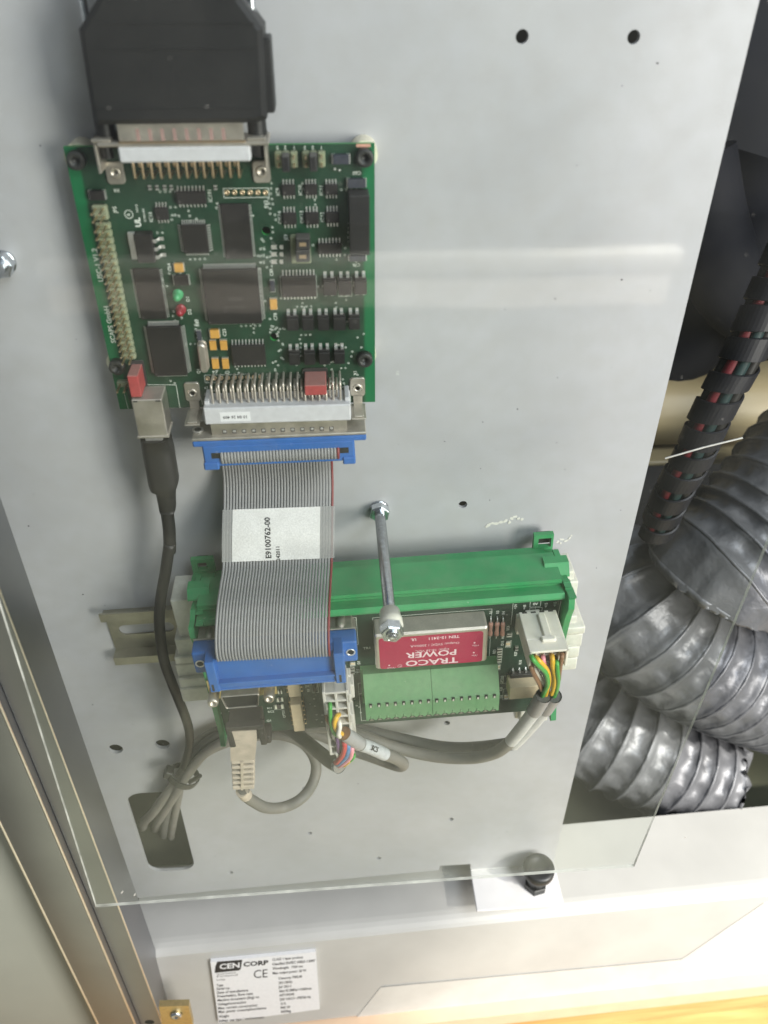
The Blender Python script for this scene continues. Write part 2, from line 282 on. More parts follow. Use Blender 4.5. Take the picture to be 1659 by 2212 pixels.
    def tube(s, path, rad, n=8, m=0, caps=True, sq=None):
        p = [Vector(q) for q in path]; N = len(p); vs, fs = [], []
        t0 = (p[1]-p[0]).normalized(); up = Vector((1,0,0)) if abs(t0.x) < 0.9 else Vector((0,1,0)); a = t0.cross(up).normalized()
        for i in range(N):
            t = (p[min(i+1,N-1)]-p[max(i-1,0)]).normalized(); a = (a-t*a.dot(t)).normalized(); b = t.cross(a)
            rr = rad(i/(N-1)) if callable(rad) else rad
            for k in range(n):
                g = 2*pi*k/n; vs.append(p[i]+a*(cos(g)*rr)+b*(sin(g)*rr))
        for i in range(N-1): fs += [(i*n+k, i*n+(k+1)%n, (i+1)*n+(k+1)%n, (i+1)*n+k) for k in range(n)]
        s.add(vs, fs, m, True)
        if caps: s.add([v for v in vs[:n]]+[v for v in vs[-n:]], [tuple(range(n-1,-1,-1)), tuple(range(n,2*n))], m)
        return s
    def curve2d(s, loops, z0, z1, m=0, T=None):
        cu = bpy.data.curves.new('tmp','CURVE'); cu.dimensions = '2D'; cu.fill_mode = 'BOTH'
        cu.extrude = (z1-z0)/2
        for lp in loops:
            sp = cu.splines.new('POLY'); sp.points.add(len(lp)-1); sp.use_cyclic_u = True
            for i, q in enumerate(lp): sp.points[i].co = (q[0], q[1], 0, 1)
        return s._curve(cu, (z0+z1)/2, m, T)
    def _curve(s, cu, z, m, T):
        o = bpy.data.objects.new('tmp', cu); COL.objects.link(o); dg = bpy.context.evaluated_depsgraph_get(); dg.update()
        me = bpy.data.meshes.new_from_object(o.evaluated_get(dg)); T2 = (T or Matrix()) @ Matrix.Translation((0,0,z))
        s.add([v.co.copy() for v in me.vertices], [tuple(q.vertices) for q in me.polygons], m, False, T2)
        bpy.data.objects.remove(o); bpy.data.curves.remove(cu); bpy.data.meshes.remove(me); return s
    def text(s, txt, pos, size, rot=0, m=0, T=None, ax='CENTER', sx=1.0, bold=0.0):
        key = (txt, ax, bold)
        if key not in TXT:
            cu = bpy.data.curves.new('tmp','FONT'); cu.body = txt; cu.size = 1; cu.align_x = ax; cu.align_y = 'CENTER'; cu.resolution_u = 2; cu.offset = bold
            t = MB(); t._curve(cu, 0, 0, None); TXT[key] = (t.v, t.f)
        v, fc = TXT[key]
        T2 = (T or Matrix()) @ Matrix.Translation(pos) @ Matrix.Rotation(radians(rot),4,'Z') @ Matrix.Diagonal((size*sx,size,1,1))
        return s.add(v, fc, m, False, T2)
    def mesh(s, name, mats):
        me = bpy.data.meshes.new(name); me.from_pydata([(a*S,b*S,c*S) for a,b,c in s.v], [], s.f)
        for q in mats: me.materials.append(MATS[q])
        me.polygons.foreach_set('material_index', s.m); me.polygons.foreach_set('use_smooth', s.s); me.update(); return me
TXT = {}
FR = {}
def thing(name, label, cat, org=(0,0,0), rot=0.0, group=None):
    o = bpy.data.objects.new(name, None); COL.objects.link(o); o.empty_display_size = 0.01
    Fm = Matrix.Translation(Vector(org)*S) @ Matrix.Rotation(rot,4,'Z')
    o.matrix_world = W2P @ Fm; FR[o.name] = (Vector(org), rot)
    o['label'] = label; o['category'] = cat
    if group: o['group'] = group
    return o
def toloc(root, v):
    org, rot = FR[root.name]; return Matrix.Rotation(-rot,3,'Z') @ (Vector(v)-org)
def link(name, me, parent=None, loc=None, rz=0.0):
    o = bpy.data.objects.new(name, me); COL.objects.link(o)
    if parent: o.parent = parent
    if loc is not None: o.location = Vector(loc)*S
    if rz: o.rotation_euler = (0,0,rz)
    return o
def part(name, mb, mats, parent, root=None, local=False, stuff=False, label=None):
    if isinstance(mats, str): mats = [mats]
    root = root or parent
    if not local:
        org, rot = FR[root.name]; Ri = Matrix.Rotation(-rot,3,'Z')
        mb.v = [tuple(Ri @ (Vector(v)-org)) for v in mb.v]
    o = link(name, mb.mesh(name, mats), parent)
    if stuff: o['kind'] = 'stuff'
    if label: o['label'] = label
    return o
def solo(name, mb, mats, label, cat, org=(0,0,0), kind=None, group=None):
    if isinstance(mats, str): mats = [mats]
    org = Vector(org); mb.v = [tuple(Vector(v)-org) for v in mb.v]
    o = link(name, mb.mesh(name, mats)); o.matrix_world = W2P @ Matrix.Translation(org*S)
    if kind: o['kind'] = kind
    if label: o['label'] = label
    if cat: o['category'] = cat
    if group: o['group'] = group
    return o
def circ(c, rr, n=20): return [(c[0]+rr*cos(2*pi*i/n), c[1]+rr*sin(2*pi*i/n)) for i in range(n)]
def rrect(x0,y0,x1,y1,rr,n=5):
    o = []
    for cx,cy,a in ((x1-rr,y0+rr,-90),(x1-rr,y1-rr,0),(x0+rr,y1-rr,90),(x0+rr,y0+rr,180)):
        o += [(cx+rr*cos(radians(a+90*k/n)), cy+rr*sin(radians(a+90*k/n))) for k in range(n+1)]
    return o
def hexp(c, af, ph=0): return [(c[0]+af/1.732*cos(ph+pi/3*i), c[1]+af/1.732*sin(ph+pi/3*i)) for i in range(6)]
TX = Matrix(((0,0,1,0),(1,0,0,0),(0,1,0,0),(0,0,0,1)))       # (y,h) polygon extruded along x
# ------------------------------------------------------------------ mounting plate
plate = thing('mounting_plate', 'large light grey painted sheet metal plate with drilled holes carrying both circuit boards', 'mounting plate', (60,-470,0))
ROT = 0.034
outline = [(-320,80),(222.7,80),(222.8,-468),(165.5,-470),(165,-463),(144,-463),(143.5,-468.5),(-120,-484),(-320,-492)]
holes = [circ(at('D',u,v,0), rr) for u,v,rr in ((1128,79,2.1),(1369,80,2.1),(1000,1090,2.0),(250,1618,4.0),(351,1608,4.1),(669,1800,1.5),(818,1854,1.7),(974,1770,1.7),(965,1562,1.9),(498,1885,1.7),(657,1703,1.5))]
tl, tr, br, bl_ = (at('D',*q,0) for q in ((272,1716),(384,1716),(414,1893),(308,1893)))
holes.append(rrect(-48.5, -449, -18.5, -362, 9, 6))
mb = MB().curve2d([outline]+holes, -2.0, 0.0)
part('sheet', mb, 'plate_paint', plate)
mb = MB().box((165.5,-473.5,-2), (224,-471.6,28), 0, 0.5, Matrix.Translation((165.5,-472,0)) @ Matrix.Rotation(0.02,4,'Z') @ Matrix.Translation((-165.5,472,0)))
mb.box((166,-472,-2.0), (222.5,-466,-0.3), 0)
part('bottom_tab', mb, 'tab_paint', plate)
def smear(pts, w):
    mb = MB()
    for (x,y,l,a) in pts:
        c = at('D',x,y,0); q = []
        for i in range(9):
            g = 2*pi*i/9; e = (l*cos(g)*random.uniform(.7,1.15), w*sin(g)*random.uniform(.6,1.3))
            q.append((c.x+e[0]*cos(a)-e[1]*sin(a), c.y+e[0]*sin(a)+e[1]*cos(a)))
        mb.prism(q, 0.02, random.uniform(.12,.3))
    part('paint_chip', mb, 'white_paint', plate, stuff=True)
smear([(1053,1136,1.6,.5),(1060,1131,2.0,.3),(1071,1131,1.8,.0),(1081,1128,1.3,.2),(1091,1125,1.4,1.0),(1100,1128,1.0,1.2),(1104,1120,1.2,-.6),(1112,1116,1.3,.2),(1120,1119,0.9,.9),(1127,1121,.8,0)], 0.75)
smear([(1205,1170,1.1,.8),(1214,1165,1.4,-.4),(1222,1168,1.3,.5),(1230,1162,.8,.9),(1211,1173,.6,0),(1234,1157,.5,0)], 0.55)
# small specks of grime on the plate
mb = MB()
for i in range(70):
    x, y = random.uniform(-60,215), random.uniform(-440,30); rr = random.choice((.22,.3,.35,.5))
    mb.prism([(x+rr*random.uniform(.5,1.2)*cos(g), y+rr*random.uniform(.5,1.2)*sin(g)) for g in (0,1.2,2.4,3.7,5)], 0.01, 0.08)
part('grime_specks', mb, 'ink_grey', plate, stuff=True)

# ------------------------------------------------------------------ controller board
HB = 10.0
BX, BY = 100.0, -96.4
board = thing('controller_board', 'dark green controller circuit board with LEDs and chips above the ribbon cable', 'circuit board', (50,-50,0))
LB = lambda v: toloc(board, v)
mb = MB()
hl = [circ(at('C',470,970,HB), 1.5), circ(at('E',462,835,HB), 1.6)]
mb.curve2d([[(0,0),(BX,0),(BX,BY),(0,BY)]]+hl, HB-1.6, HB, 0)
k = len(mb.f)
for i,fc in enumerate(mb.f):
    zs = [mb.v[j][2] for j in fc]
    if max(zs)-min(zs) > 0.5: mb.m[i] = 1
part('board', mb, ['pcb','pcb_edge'], board)
# spacers and screws
screws = [at('C',1390,290,HB+2), at('E',1370,1065,HB+2), at('F',305,1235,HB+2), at('B',235,315,HB+2)]
for i,c in enumerate(screws):
    part('spacer', MB().cyl((c.x,c.y,0.05),(c.x,c.y,HB-1.62),4.6,18), 'spacer_cream', board)
    mb = MB().lathe([(1.2,HB+1.4),(1.35,HB+2.9),(2.5,HB+3.0),(2.9,HB+2.7),(3.0,HB+2.2),(3.0,HB+.05)][::-1], 18)
    mb.lathe([(0.02,HB+1.2),(1.3,HB+1.25)], 6)
    mb.v = [(x+c.x,y+c.y,z) for x,y,z in mb.v]
    part('screw', mb, 'knob_black', board)
# copper patch at the top right corner
a = at('C',1310,165,HB); b = at('C',1445,187,HB)
part('copper_patch', MB().box((a.x,-0.1,HB), (b.x,b.y,HB+.05)), 'resistor_body', board)
# pins: shared meshes
def gull(w, l, z):                            # gull wing lead, root at origin, runs to +y
    mb = MB(); q = [(0,z),(l*.3,z),(l*.55,.14),(l,.14)]; t = .16
    for i in range(3):
        (y0,z0),(y1,z1) = q[i],q[i+1]
        mb.add([(-w/2,y0,z0-t/2),(w/2,y0,z0-t/2),(w/2,y1,z1-t/2),(-w/2,y1,z1-t/2),(-w/2,y0,z0+t/2),(w/2,y0,z0+t/2),(w/2,y1,z1+t/2),(-w/2,y1,z1+t/2)],[(4,5,6,7),(0,4,7,3),(1,2,6,5),(2,3,7,6)])
    return mb
PM = {}
def pinmesh(w,l,z,m='tin'):
    k = (round(w,2),round(l,2),round(z,2),m)
    if k not in PM: PM[k] = gull(w,l,z).mesh('pin',[m])
    return PM[k]
def chip(c, p0, p1, ht, sides, name='chip', body='chip_black', w=.42, l=1.4, parent=None, h0=None, pin='tin', single=True, root=None, bev=.25, label=None, dot=True):
    """p0,p1: picture corners of the top face; sides: {'t':n,'b':n,'l':n,'r':n} number of leads"""
    h0 = HB if h0 is None else h0
    A, B_ = at(c,*p0,h0+ht), at(c,*p1,h0+ht); rt = root or board
    if rt is not board: A, B_ = toloc(rt,A), toloc(rt,B_)
    x0,x1 = sorted((A.x,B_.x)); y0,y1 = sorted((A.y,B_.y))
    mb = MB().box((x0,y0,h0+.12),(x1,y1,h0+ht),0,bev)
    if dot and min(x1-x0,y1-y0) > 3: mb.prism(circ((x0+.9,y0+.9),.32,8), h0+ht, h0+ht+.02, 1)
    o = part(name, mb, [body,'print_grey'], rt, local=rt is not board, label=label)
    st = MB()
    for sd,n in sides.items():
        L_ = (x1-x0) if sd in 'tb' else (y1-y0); mar = .62 if n < 12 else .75
        p = (L_-2*mar)/max(1,n-1)
        for i in range(n):
            t = mar+i*p
            loc, rz = {'t':((x0+t,y1),0),'b':((x0+t,y0),pi),'l':((x0,y0+t),pi/2),'r':((x1,y0+t),-pi/2)}[sd]
            if single:
                q = Vector((loc[0],loc[1],h0)); q = LB(q) if rt is board else q
                link('pin', pinmesh(w,l,ht*.5,pin), o, q, rz)
            else:
                g = gull(w,l,ht*.5); st.add(g.v, g.f, 0, False, Matrix.Translation((loc[0],loc[1],h0)) @ Matrix.Rotation(rz,4,'Z'))
    if st.v: part('fine_pins', st, pin, o, root=rt, local=rt is not board, stuff=True)
    return o, (x0,y0,x1,y1)
chip('B',(965,755),(1105,868),1.6,{'t':4,'b':4})
chip('B',(1163,607),(1455,722),2.0,{'t':8,'b':8})
chip('B',(1207,918),(1480,1180),2.0,{'t':11,'b':11,'l':11,'r':11},w=.32,l=1.2,single=False)
chip('D',(475,441),(547,559),1.1,{'l':27,'r':27},w=.24,l=.9,single=False)
chip('F',(470,165),(852,712),1.1,{'l':27,'r':27},w=.24,l=.9,single=False)
chip('F',(618,800),(1075,1325),2.6,{'t':30,'b':30,'l':36,'r':36},w=.22,l=1.3,single=False)
big, br_ = chip('D',(434,584),(566,699),3.0,{'t':52,'b':52,'l':44,'r':44},w=.16,l=1.2,single=False)
chip('E',(20,928),(378,1118),2.3,{'t':10,'b':10},w=.45,l=1.6)
chip('E',(528,232),(884,430),2.3,{'t':10,'b':10},w=.45,l=1.7)
for a,b in (((612,542),(745,640)),((825,540),(950,636)),((1015,540),(1140,636))): chip('C',a,b,1.6,{'t':4,'b':4})
for a,b in (((620,805),(755,912)),((830,802),(965,910)),((1025,797),(1150,898))): chip('C',a,b,1.8,{'t':4,'b':4},l=1.6)
chip('C',(950,1092),(1175,1185),1.6,{'t':7,'b':7},l=1.5)
# optocouplers in three rows
def opto(a, b, lx):
    A, B_ = at('E',*a,HB+3.4), at('E',*b,HB+3.4)
    mb = MB().box((A.x,B_.y,HB+.3),(B_.x,A.y-.7,HB+3.4),0,.18); mb.box((A.x+.1,A.y-.75,HB+.3),(B_.x-.1,A.y+.1,HB+2.6),0,.15)
    o = part('optocoupler', mb, 'opto_black', board)
    for x in lx:
        X = at('E',x,a[1]-20,HB+1).x
        for y,rz,L_ in ((A.y,0,1.9),(B_.y,pi,1.35)):
            link('pin', pinmesh(1.15,L_,1.7,'solder'), o, LB((X,y,HB)), rz)
for a,b,l in (((950,262),(1085,418),(970,1040)),((1105,262),(1232,415),(1130,1198)),((1265,258),(1390,410),(1288,1358)),
  ((580,640),(706,772),(602,668)),((737,638),(858,770),(760,826)),((893,635),(1014,770),(914,982)),((1050,630),(1178,770),(1072,1136)),((1207,628),(1322,762),(1226,1292)),
  ((602,990),(720,1118),(622,690)),((755,985),(872,1114),(776,842)),((905,982),(1022,1112),(926,994)),((1058,982),(1170,1106),(1080,1142))): opto(a,b,l)
# regulator with metal tab
A, B_ = at('B',765,1005,HB+4.4), at('B',978,1270,HB+4.4)
mb = MB().box((A.x,B_.y,HB+.2),(B_.x,A.y,HB+4.4),0,.3); o = part('regulator', mb, 'chip_black', board)
part('heat_tab', MB().box((A.x-2.6,B_.y+.2,HB+.05),(A.x+.2,A.y-.2,HB+1.4),0,.3), 'tin', o, root=board)
for y in (1055,1130,1205):
    q = at('B',980,y,HB+.5); link('pin', pinmesh(1.2,3.2,2.6,'solder'), o, LB((B_.x,q.y+.3,HB)), -pi/2)
# two-terminal parts
def smd(c, p0, p1, ht, axis='x', body='blue_black', end=.22, name='capacitor', endm='solder', out=0.35, root=None, h0=None):
    rt = root or board; h0 = HB if h0 is None else h0
    A, B_ = at(c,*p0,h0+ht), at(c,*p1,h0+ht)
    if rt is not board: A, B_ = toloc(rt,A), toloc(rt,B_)
    x0,x1 = sorted((A.x,B_.x)); y0,y1 = sorted((A.y,B_.y)); loc = rt is not board
    o = part(name, MB().box((x0,y0,h0+.05),(x1,y1,h0+ht),0,.12), body, rt, local=loc)
    for k in (0,1):
        if axis == 'x':
            e = (x1-x0)*end; a0,a1 = ((x0-out,x0+e) if k == 0 else (x1-e,x1+out)); q = ((a0,y0-.04,h0),(a1,y1+.04,h0+ht*.55 if out > .2 else h0+ht+.03))
        else:
            e = (y1-y0)*end; a0,a1 = ((y0-out,y0+e) if k == 0 else (y1-e,y1+out)); q = ((x0-.04,a0,h0),(x1+.04,a1,h0+ht*.55 if out > .2 else h0+ht+.03))
        part('terminal', MB().box(*q), endm, o, root=rt, local=loc)
    return o
for x0,x1 in ((905,940),(975,1007),(1045,1080),(1108,1140),(1520,1553)): smd('B',(x0,545),(x1,588),.5,'y','print_grey',.32,'resistor',out=.02)
smd('B',(350,600),(505,685),2.2,'x','chip_black',.14)
smd('B',(1140,1392),(1290,1482),2.0,'x','chip_black',.14)
smd('C',(1090,262),(1245,350),2.2,'x','blue_black',.14)
smd('C',(1230,490),(1398,570),2.2,'x','blue_black',.14)
smd('C',(1245,1205),(1400,1255),1.8,'x','blue_black',.14)
smd('B',(1146,1280),(1240,1356),1.7,'x','tantalum',.08)
for p0,p1 in (((1313,832),(1422,920)),((1308,955),(1390,1048)),((1422,953),(1508,1048)),((1333,1150),(1418,1252)),((1445,1150),(1528,1252))): smd('F',p0,p1,1.8,'y' if p0[1] > 900 else 'x','tantalum',.08)
smd('E',(412,462),(490,560),1.8,'y','tantalum',.08)
smd('E',(414,275),(468,380),1.4,'y','blue_black',.2)
smd('F',(1168,845),(1230,945),1.4,'y','blue_black',.2)
for y in (1102,1168,1238):
    a = at('C',515,y,HB); b = at('C',575,y+38,HB); part('solder_jumper', MB().prism([(a.x,a.y),(b.x,a.y),(b.x-.4,(a.y+b.y)/2),(b.x,b.y),(a.x,b.y)],HB,HB+.16), 'solder', board)
    a = at('C',598,y,HB); b = at('C',630,y+38,HB); part('solder_jumper', MB().prism([(a.x-.3,(a.y+b.y)/2),(a.x,a.y),(b.x,a.y),(b.x,b.y),(a.x,b.y)],HB,HB+.16), 'solder', board)
for q in ((1152,403),(1110,392)): 
    a = at('C',*q,HB); part('solder_dot', MB().lathe([(.5,0),(.35,.3),(.02,.35)],8,0,Matrix.Translation((a.x,a.y,HB))), 'solder', board)
# tall black converter on the right edge
A, B_ = at('C',1240,645,HB+8.5), at('C',1438,1198,HB+8.5)
mb = MB().box((A.x,B_.y,HB+.3),(B_.x,A.y,HB+8.5),0,.25); part('converter_block', mb, 'opto_black', board)
# crystal
A, B_ = at('F',1172,990,HB+3.6), at('F',1308,1300,HB+3.6)
w_ = abs(B_.x-A.x)*.94; x0 = A.x
mb = MB(); mb.prism(rrect(x0-.3,B_.y-.3,x0+w_+.3,A.y+.3,w_/2+.29,8), HB+.1, HB+.7, 0); mb.prism(rrect(x0,B_.y,x0+w_,A.y,w_/2-.01,8), HB+.7, HB+3.6, 0, bev=.5)
part('crystal', mb, 'nickel', board)
# LEDs
for (x,y),m in (((952,490),'led_green'),((985,655),'led_red')):
    a = at('F',x,y,HB+5.0); T = Matrix.Translation((a.x,a.y,HB))
    mb = MB().lathe([(1.9,.3),(1.9,1.2),(1.52,1.2),(1.5,3.6),(1.3,4.4),(.9,5.0),(.4,5.25),(.02,5.3)],16,0,T)
    o = part('led', mb, m, board); mb = MB()
    for s_ in (-1,1): mb.box((a.x+s_*1.27-.25,a.y-.25,HB),(a.x+s_*1.27+.25,a.y+.25,HB+.5))
    part('lead', mb, 'solder', o, root=board)
# film capacitors
def film(c, p0, p1, hh, up):
    A, B_ = at(c,*p0,HB+hh), at(c,*p1,HB+hh)
    o = part('film_capacitor', MB().box((A.x,B_.y,HB+.3),(B_.x,A.y,HB+hh),0,.25), 'film_red', board)
    part('base_ring', MB().prism(rrect(A.x-.7,B_.y-.4,B_.x+.7,A.y+1.3,.8), HB+.02, HB+.8), 'jumper_black', o, root=board)
film('E',(762,1325),(986,1418),12,0)
film('F',(412,1330),(575,1560),10.2,0)
# pin headers
PINH = MB().box((-.32,-.32,-8.8),(.32,.32,0),0,.12).mesh('pin',['gold_pin'])
def header(c, pts, hh, name='pin_header', bpad=1.25, bh=2.5):
    P_ = [at(c,*q,HB+hh) for q in pts]
    return P_
a0, a1 = at('F',195,392,HB+8.6), at('F',360,1200,HB+8.6)      # tips in the left column
n = 20; top = at('B',392,905,HB+8.6); pitch = 2.54; ybot = at('F',362,1205,HB+8.6).y; xl = at('F',362,1205,HB+8.6).x
ytop = ybot+pitch*(n-1)
mb = MB()
for i in range(n): mb.box((xl-1.24,ybot+i*pitch-1.2,HB),(xl+3.78,ybot+i*pitch+1.2,HB+2.5),0,.45)
long_h = part('pin_header', mb, 'header_base', board)
for i in range(n):
    for k in range(2): link('pin', PINH, long_h, LB((xl+k*2.54,ybot+i*pitch,HB+8.6)))
mb = MB().box((xl-1.24,ytop+1.9,HB),(xl+3.78,ytop+6.9,HB+2.5),0,.5); sh = part('pin_header', mb, 'header_base', board)
for i in range(2):
    for k in range(2): link('pin', PINH, sh, LB((xl+k*2.54,ytop+3.2+i*2.54,HB+8.6)))
q = at('F',305,1510,HB+8.6); mb = MB().box((q.x-1.2,q.y-1.2,HB),(q.x+3.7,q.y+1.2,HB+2.5),0,.4); sh = part('pin_header', mb, 'header_base', board)
for k in range(2): link('pin', PINH, sh, LB((q.x+k*2.54,q.y,HB+8.6)))
PINS = MB().box((-.32,-.32,-6),(.32,.32,0),0,.12).mesh('pin',['gold_pin'])
for xs in ((580,650,725),(838,908,985)):                     # the two three-way headers with jumpers
    xx = [at('C',x,285,HB+5).x for x in xs]; a = at('C',550,235,HB+2.5); b = at('C',550,402,HB+2.5)
    ys = (a.y-1.2, a.y-1.2-2.54); mb = MB()
    for x in xx: mb.box((x-1.2,a.y-5.0,HB),(x+1.2,a.y,HB+2.5),0,.35)
    sh = part('pin_header', mb, 'header_base', board)
    for x in xx:
        for y in ys: link('pin', PINS, sh, LB((x,y,HB+6)))
    mb = MB(); x = xx[1]; y = sum(ys)/2
    mb.box((x-1.2,y-2.45,HB+2.5),(x+1.2,y+2.45,HB+7.6),0,.3); mb.box((x-.6,y-1.9,HB+7.6),(x+.6,y+1.9,HB+7.62),1)
    part('jumper_cap', mb, ['jumper_black','opto_black'], sh, root=board)
A, B_ = at('C',690,1020,HB+2.5), at('C',890,1275,HB+2.5)
sh = part('pin_header', MB().box((A.x,B_.y,HB),(B_.x,A.y,HB+2.5),0,.3), 'header_base', board)
for y0,y1 in ((1040,1150),(1155,1265)):
    a = at('C',742,y0,HB+8); b = at('C',890,y1,HB+8); mb = MB().box((a.x,b.y+.1,HB+2.5),(b.x-.3,a.y,HB+8),0,.3)
    mb.box((a.x+1.2,(a.y+b.y)/2-.7,HB+8),(b.x-1.6,(a.y+b.y)/2+.6,HB+8.02),1)
    part('jumper_cap', mb, ['jumper_black','gold_pin'], sh, root=board)
# ------------------------------------------------------------------ board edge connectors (D-sub)
def dpin(y_body, z, y_bend): 
    pts = [(0,y_body,z),(0,y_bend-.9,z),(0,y_bend-.25,z-.25),(0,y_bend,z-.9),(0,y_bend,HB)]
    return MB().tube(pts, .42, 6).mesh('pin',['gold_pin'])
def dpin_b(y_body, z, y_bend):
    pts = [(0,y_body,z),(0,y_bend-.9,z),(0,y_bend-.25,z-.25),(0,y_bend,z-.9),(0,y_bend,HB)]
    return MB().tube(pts, .52, 6).mesh('pin',['dsub_tin'])
# bottom 37-way
A, B_ = at('G',600,240,22.5), at('G',1482,318,22.5)
yA, yB = A.y, at('G',1040,325,22.5).y
con = part('ribbon_socket', MB().box((A.x,yB,HB+.3),(B_.x,yA,22.5),0,.5).box((A.x+.4,yA,HB+.3),(A.x+2.2,yA+1.6,20),0,.2).box((B_.x-2.2,yA,HB+.3),(B_.x-.4,yA+1.6,20),0,.2), 'white_plastic', board)
xs0, xs1 = at('G',648,110,19).x, at('G',1416,90,19).x; pt = (xs1-xs0)/18
yb1 = at('G',1040,92,18.5).y; org = FR[board.name][0]
m1 = dpin_b(yA-org.y-.5, 18.6, yb1-org.y); m2 = dpin_b(yA-org.y-.5, 15.8, yb1-org.y-2.84)
m3 = dpin_b(yA-org.y-.5, 18.6, -87.0-org.y); cx0, cx1 = at('E',755,1400,20).x-.6, at('E',990,1400,20).x+.6
for i in range(19): link('pin', m3 if cx0 < xs0+i*pt < cx1 else m1, con, ((xs0+i*pt-org.x), 0, 0))
for i in range(18): link('pin', m2, con, ((xs0+(i+.5)*pt-org.x), 0, 0))
a = at('G',700,262,22.6); b = at('G',886,312,22.6)
lb = part('sticker', MB().box((a.x,b.y,22.5),(b.x,a.y-.1,22.57)), 'sticker', con, root=board)
part('sticker_print', MB().text('10 04 26 409', ((a.x+b.x)/2,(a.y+b.y)/2-.2,22.6), 1.75, 180, bold=.02), 'ink', lb, root=board)
yS = at('G',1040,412,20).y
x0, x1 = at('G',652,370,21).x, at('G',1458,350,21).x
mb = MB(); dsec = [(x0,21.0),(x1,21.0),(x1-1.8,12.6),(x0+1.8,12.6)]
mb.prism(dsec, -yB, -yS+.3, 0, Matrix(((1,0,0,0),(0,0,-1,0),(0,1,0,0),(0,0,0,1))), bev=0)
shell = part('metal_shell', mb, 'dsub_tin', con, root=board)
mb = MB()
for i in range(12):
    x = at('G',730+i*(1365-730)/11, 372-i*20/11, 21).x; mb.box((x-.85,(yB+yS)/2-.9,21.0),(x+.85,(yB+yS)/2+.8,21.1),0); mb.box((x-.55,(yB+yS)/2-.2,21.1),(x+.55,(yB+yS)/2+.6,21.4),1,.1)
part('dimples', mb, ['print_grey','tin'], shell, root=board, stuff=True)
def bracket(c, px, ytop, ybot, hx, cy, side):
    """foot on the board with a riveted eye, arm running down to the connector flange"""
    p = at(c,*px,HB+1.2); yt, yb = at(c,px[0],ytop,HB+1.2).y, ybot
    w = 2.9; mb = MB()
    mb.prism(rrect(p.x-w,p.y-3.6,p.x+w,yt,1.2,4), HB+.05, HB+1.0, 0, bev=.2)
    mb.lathe([(1.9,1.0),(1.8,1.35),(1.0,1.4),(.9,.9),(.02,.85)],14,0,Matrix.Translation((p.x,p.y,HB)))
    mb.box((p.x-w*.62,yb,HB+.05),(p.x+w*.62,p.y-3.0,HB+1.0),0,.15)
    mb.box((p.x-w*.62,yb,HB+.05),(p.x+w*.62,yb+.8,HB+11.5),0,.2)
    mb.box((p.x-w,yb-.6,HB+.05),(p.x+w,yb,HB+12),0,.2)
    o = part('bracket', mb, 'dsub_tin', con if c == 'G' else con2, root=board)
    part('rivet_hole', MB().prism(circ((p.x,p.y),.55,10),HB+.86,HB+.9), 'dark_slot', o, root=board)
bracket('G',(540,150),88,yB,0,0,-1); bracket('G',(1521,120),60,yB+.5,0,0,1)
# top 25-way
A, B_ = at('A',432,962,22.5), at('A',1308,1056,22.5)
con2 = part('cable_socket', MB().box((A.x,B_.y,HB+.3),(B_.x,A.y,22.5),0,.5), 'white_plastic', board)
yt = at('A',870,1165,18.6).y
m1 = MB().tube([(0,B_.y-org.y+.4,18.6),(0,yt-org.y+.9,18.6),(0,yt-org.y+.25,18.35),(0,yt-org.y,17.7),(0,yt-org.y,HB)],.48,6).mesh('pin',['gold_pin'])
m2 = MB().tube([(0,B_.y-org.y+.4,15.8),(0,yt+2.84-org.y+.9,15.8),(0,yt+2.84-org.y+.25,15.5),(0,yt+2.84-org.y,14.9),(0,yt+2.84-org.y,HB)],.48,6).mesh('pin',['gold_pin'])
X0, X1 = at('A',545,1120,18.6).x, at('A',1228,1120,18.6).x
for i in range(13): link('pin', m1, con2, (X0+i*(X1-X0)/12-org.x,0,0))
for i in range(12): link('pin', m2, con2, (X0+(i+.5)*(X1-X0)/12-org.x,0,0))
for px,yy in (((418,1130),1205),((1376,1122),1195)):
    p = at('A',*px,HB+1.2); w = 2.9; mb = MB(); yl = at('A',px[0],yy,HB+1).y
    mb.prism(rrect(p.x-w,yl,p.x+w,p.y+3.4,1.2,4), HB+.05, HB+1.0, 0, bev=.2)
    mb.lathe([(1.9,1.0),(1.8,1.35),(1.0,1.4),(.9,.9),(.02,.85)],14,0,Matrix.Translation((p.x,p.y,HB)))
    mb.box((p.x+(w*.7 if px[0]>900 else -w),p.y+2,HB+.05),(p.x+(w if px[0]>900 else -w*.7),A.y+2.2,HB+10),0,.2)
    mb.box((p.x-w,A.y+1.2,HB+.05),(p.x+w,A.y+2.2,HB+12),0,.2)
    mb.cyl((p.x,A.y-4.5,16.3),(p.x,A.y+1.4,16.3),2.0,10,1)
    o = part('bracket', mb, ['dsub_tin','chip_black'], con2, root=board)
    part('rivet_hole', MB().prism(circ((p.x,p.y),.55,10),HB+.86,HB+.9), 'dark_slot', o, root=board)
part('flange', MB().box((A.x-6,A.y+.02,HB),(B_.x+6,A.y+1.2,22.6),0,.3), 'dsub_tin', con2, root=board)
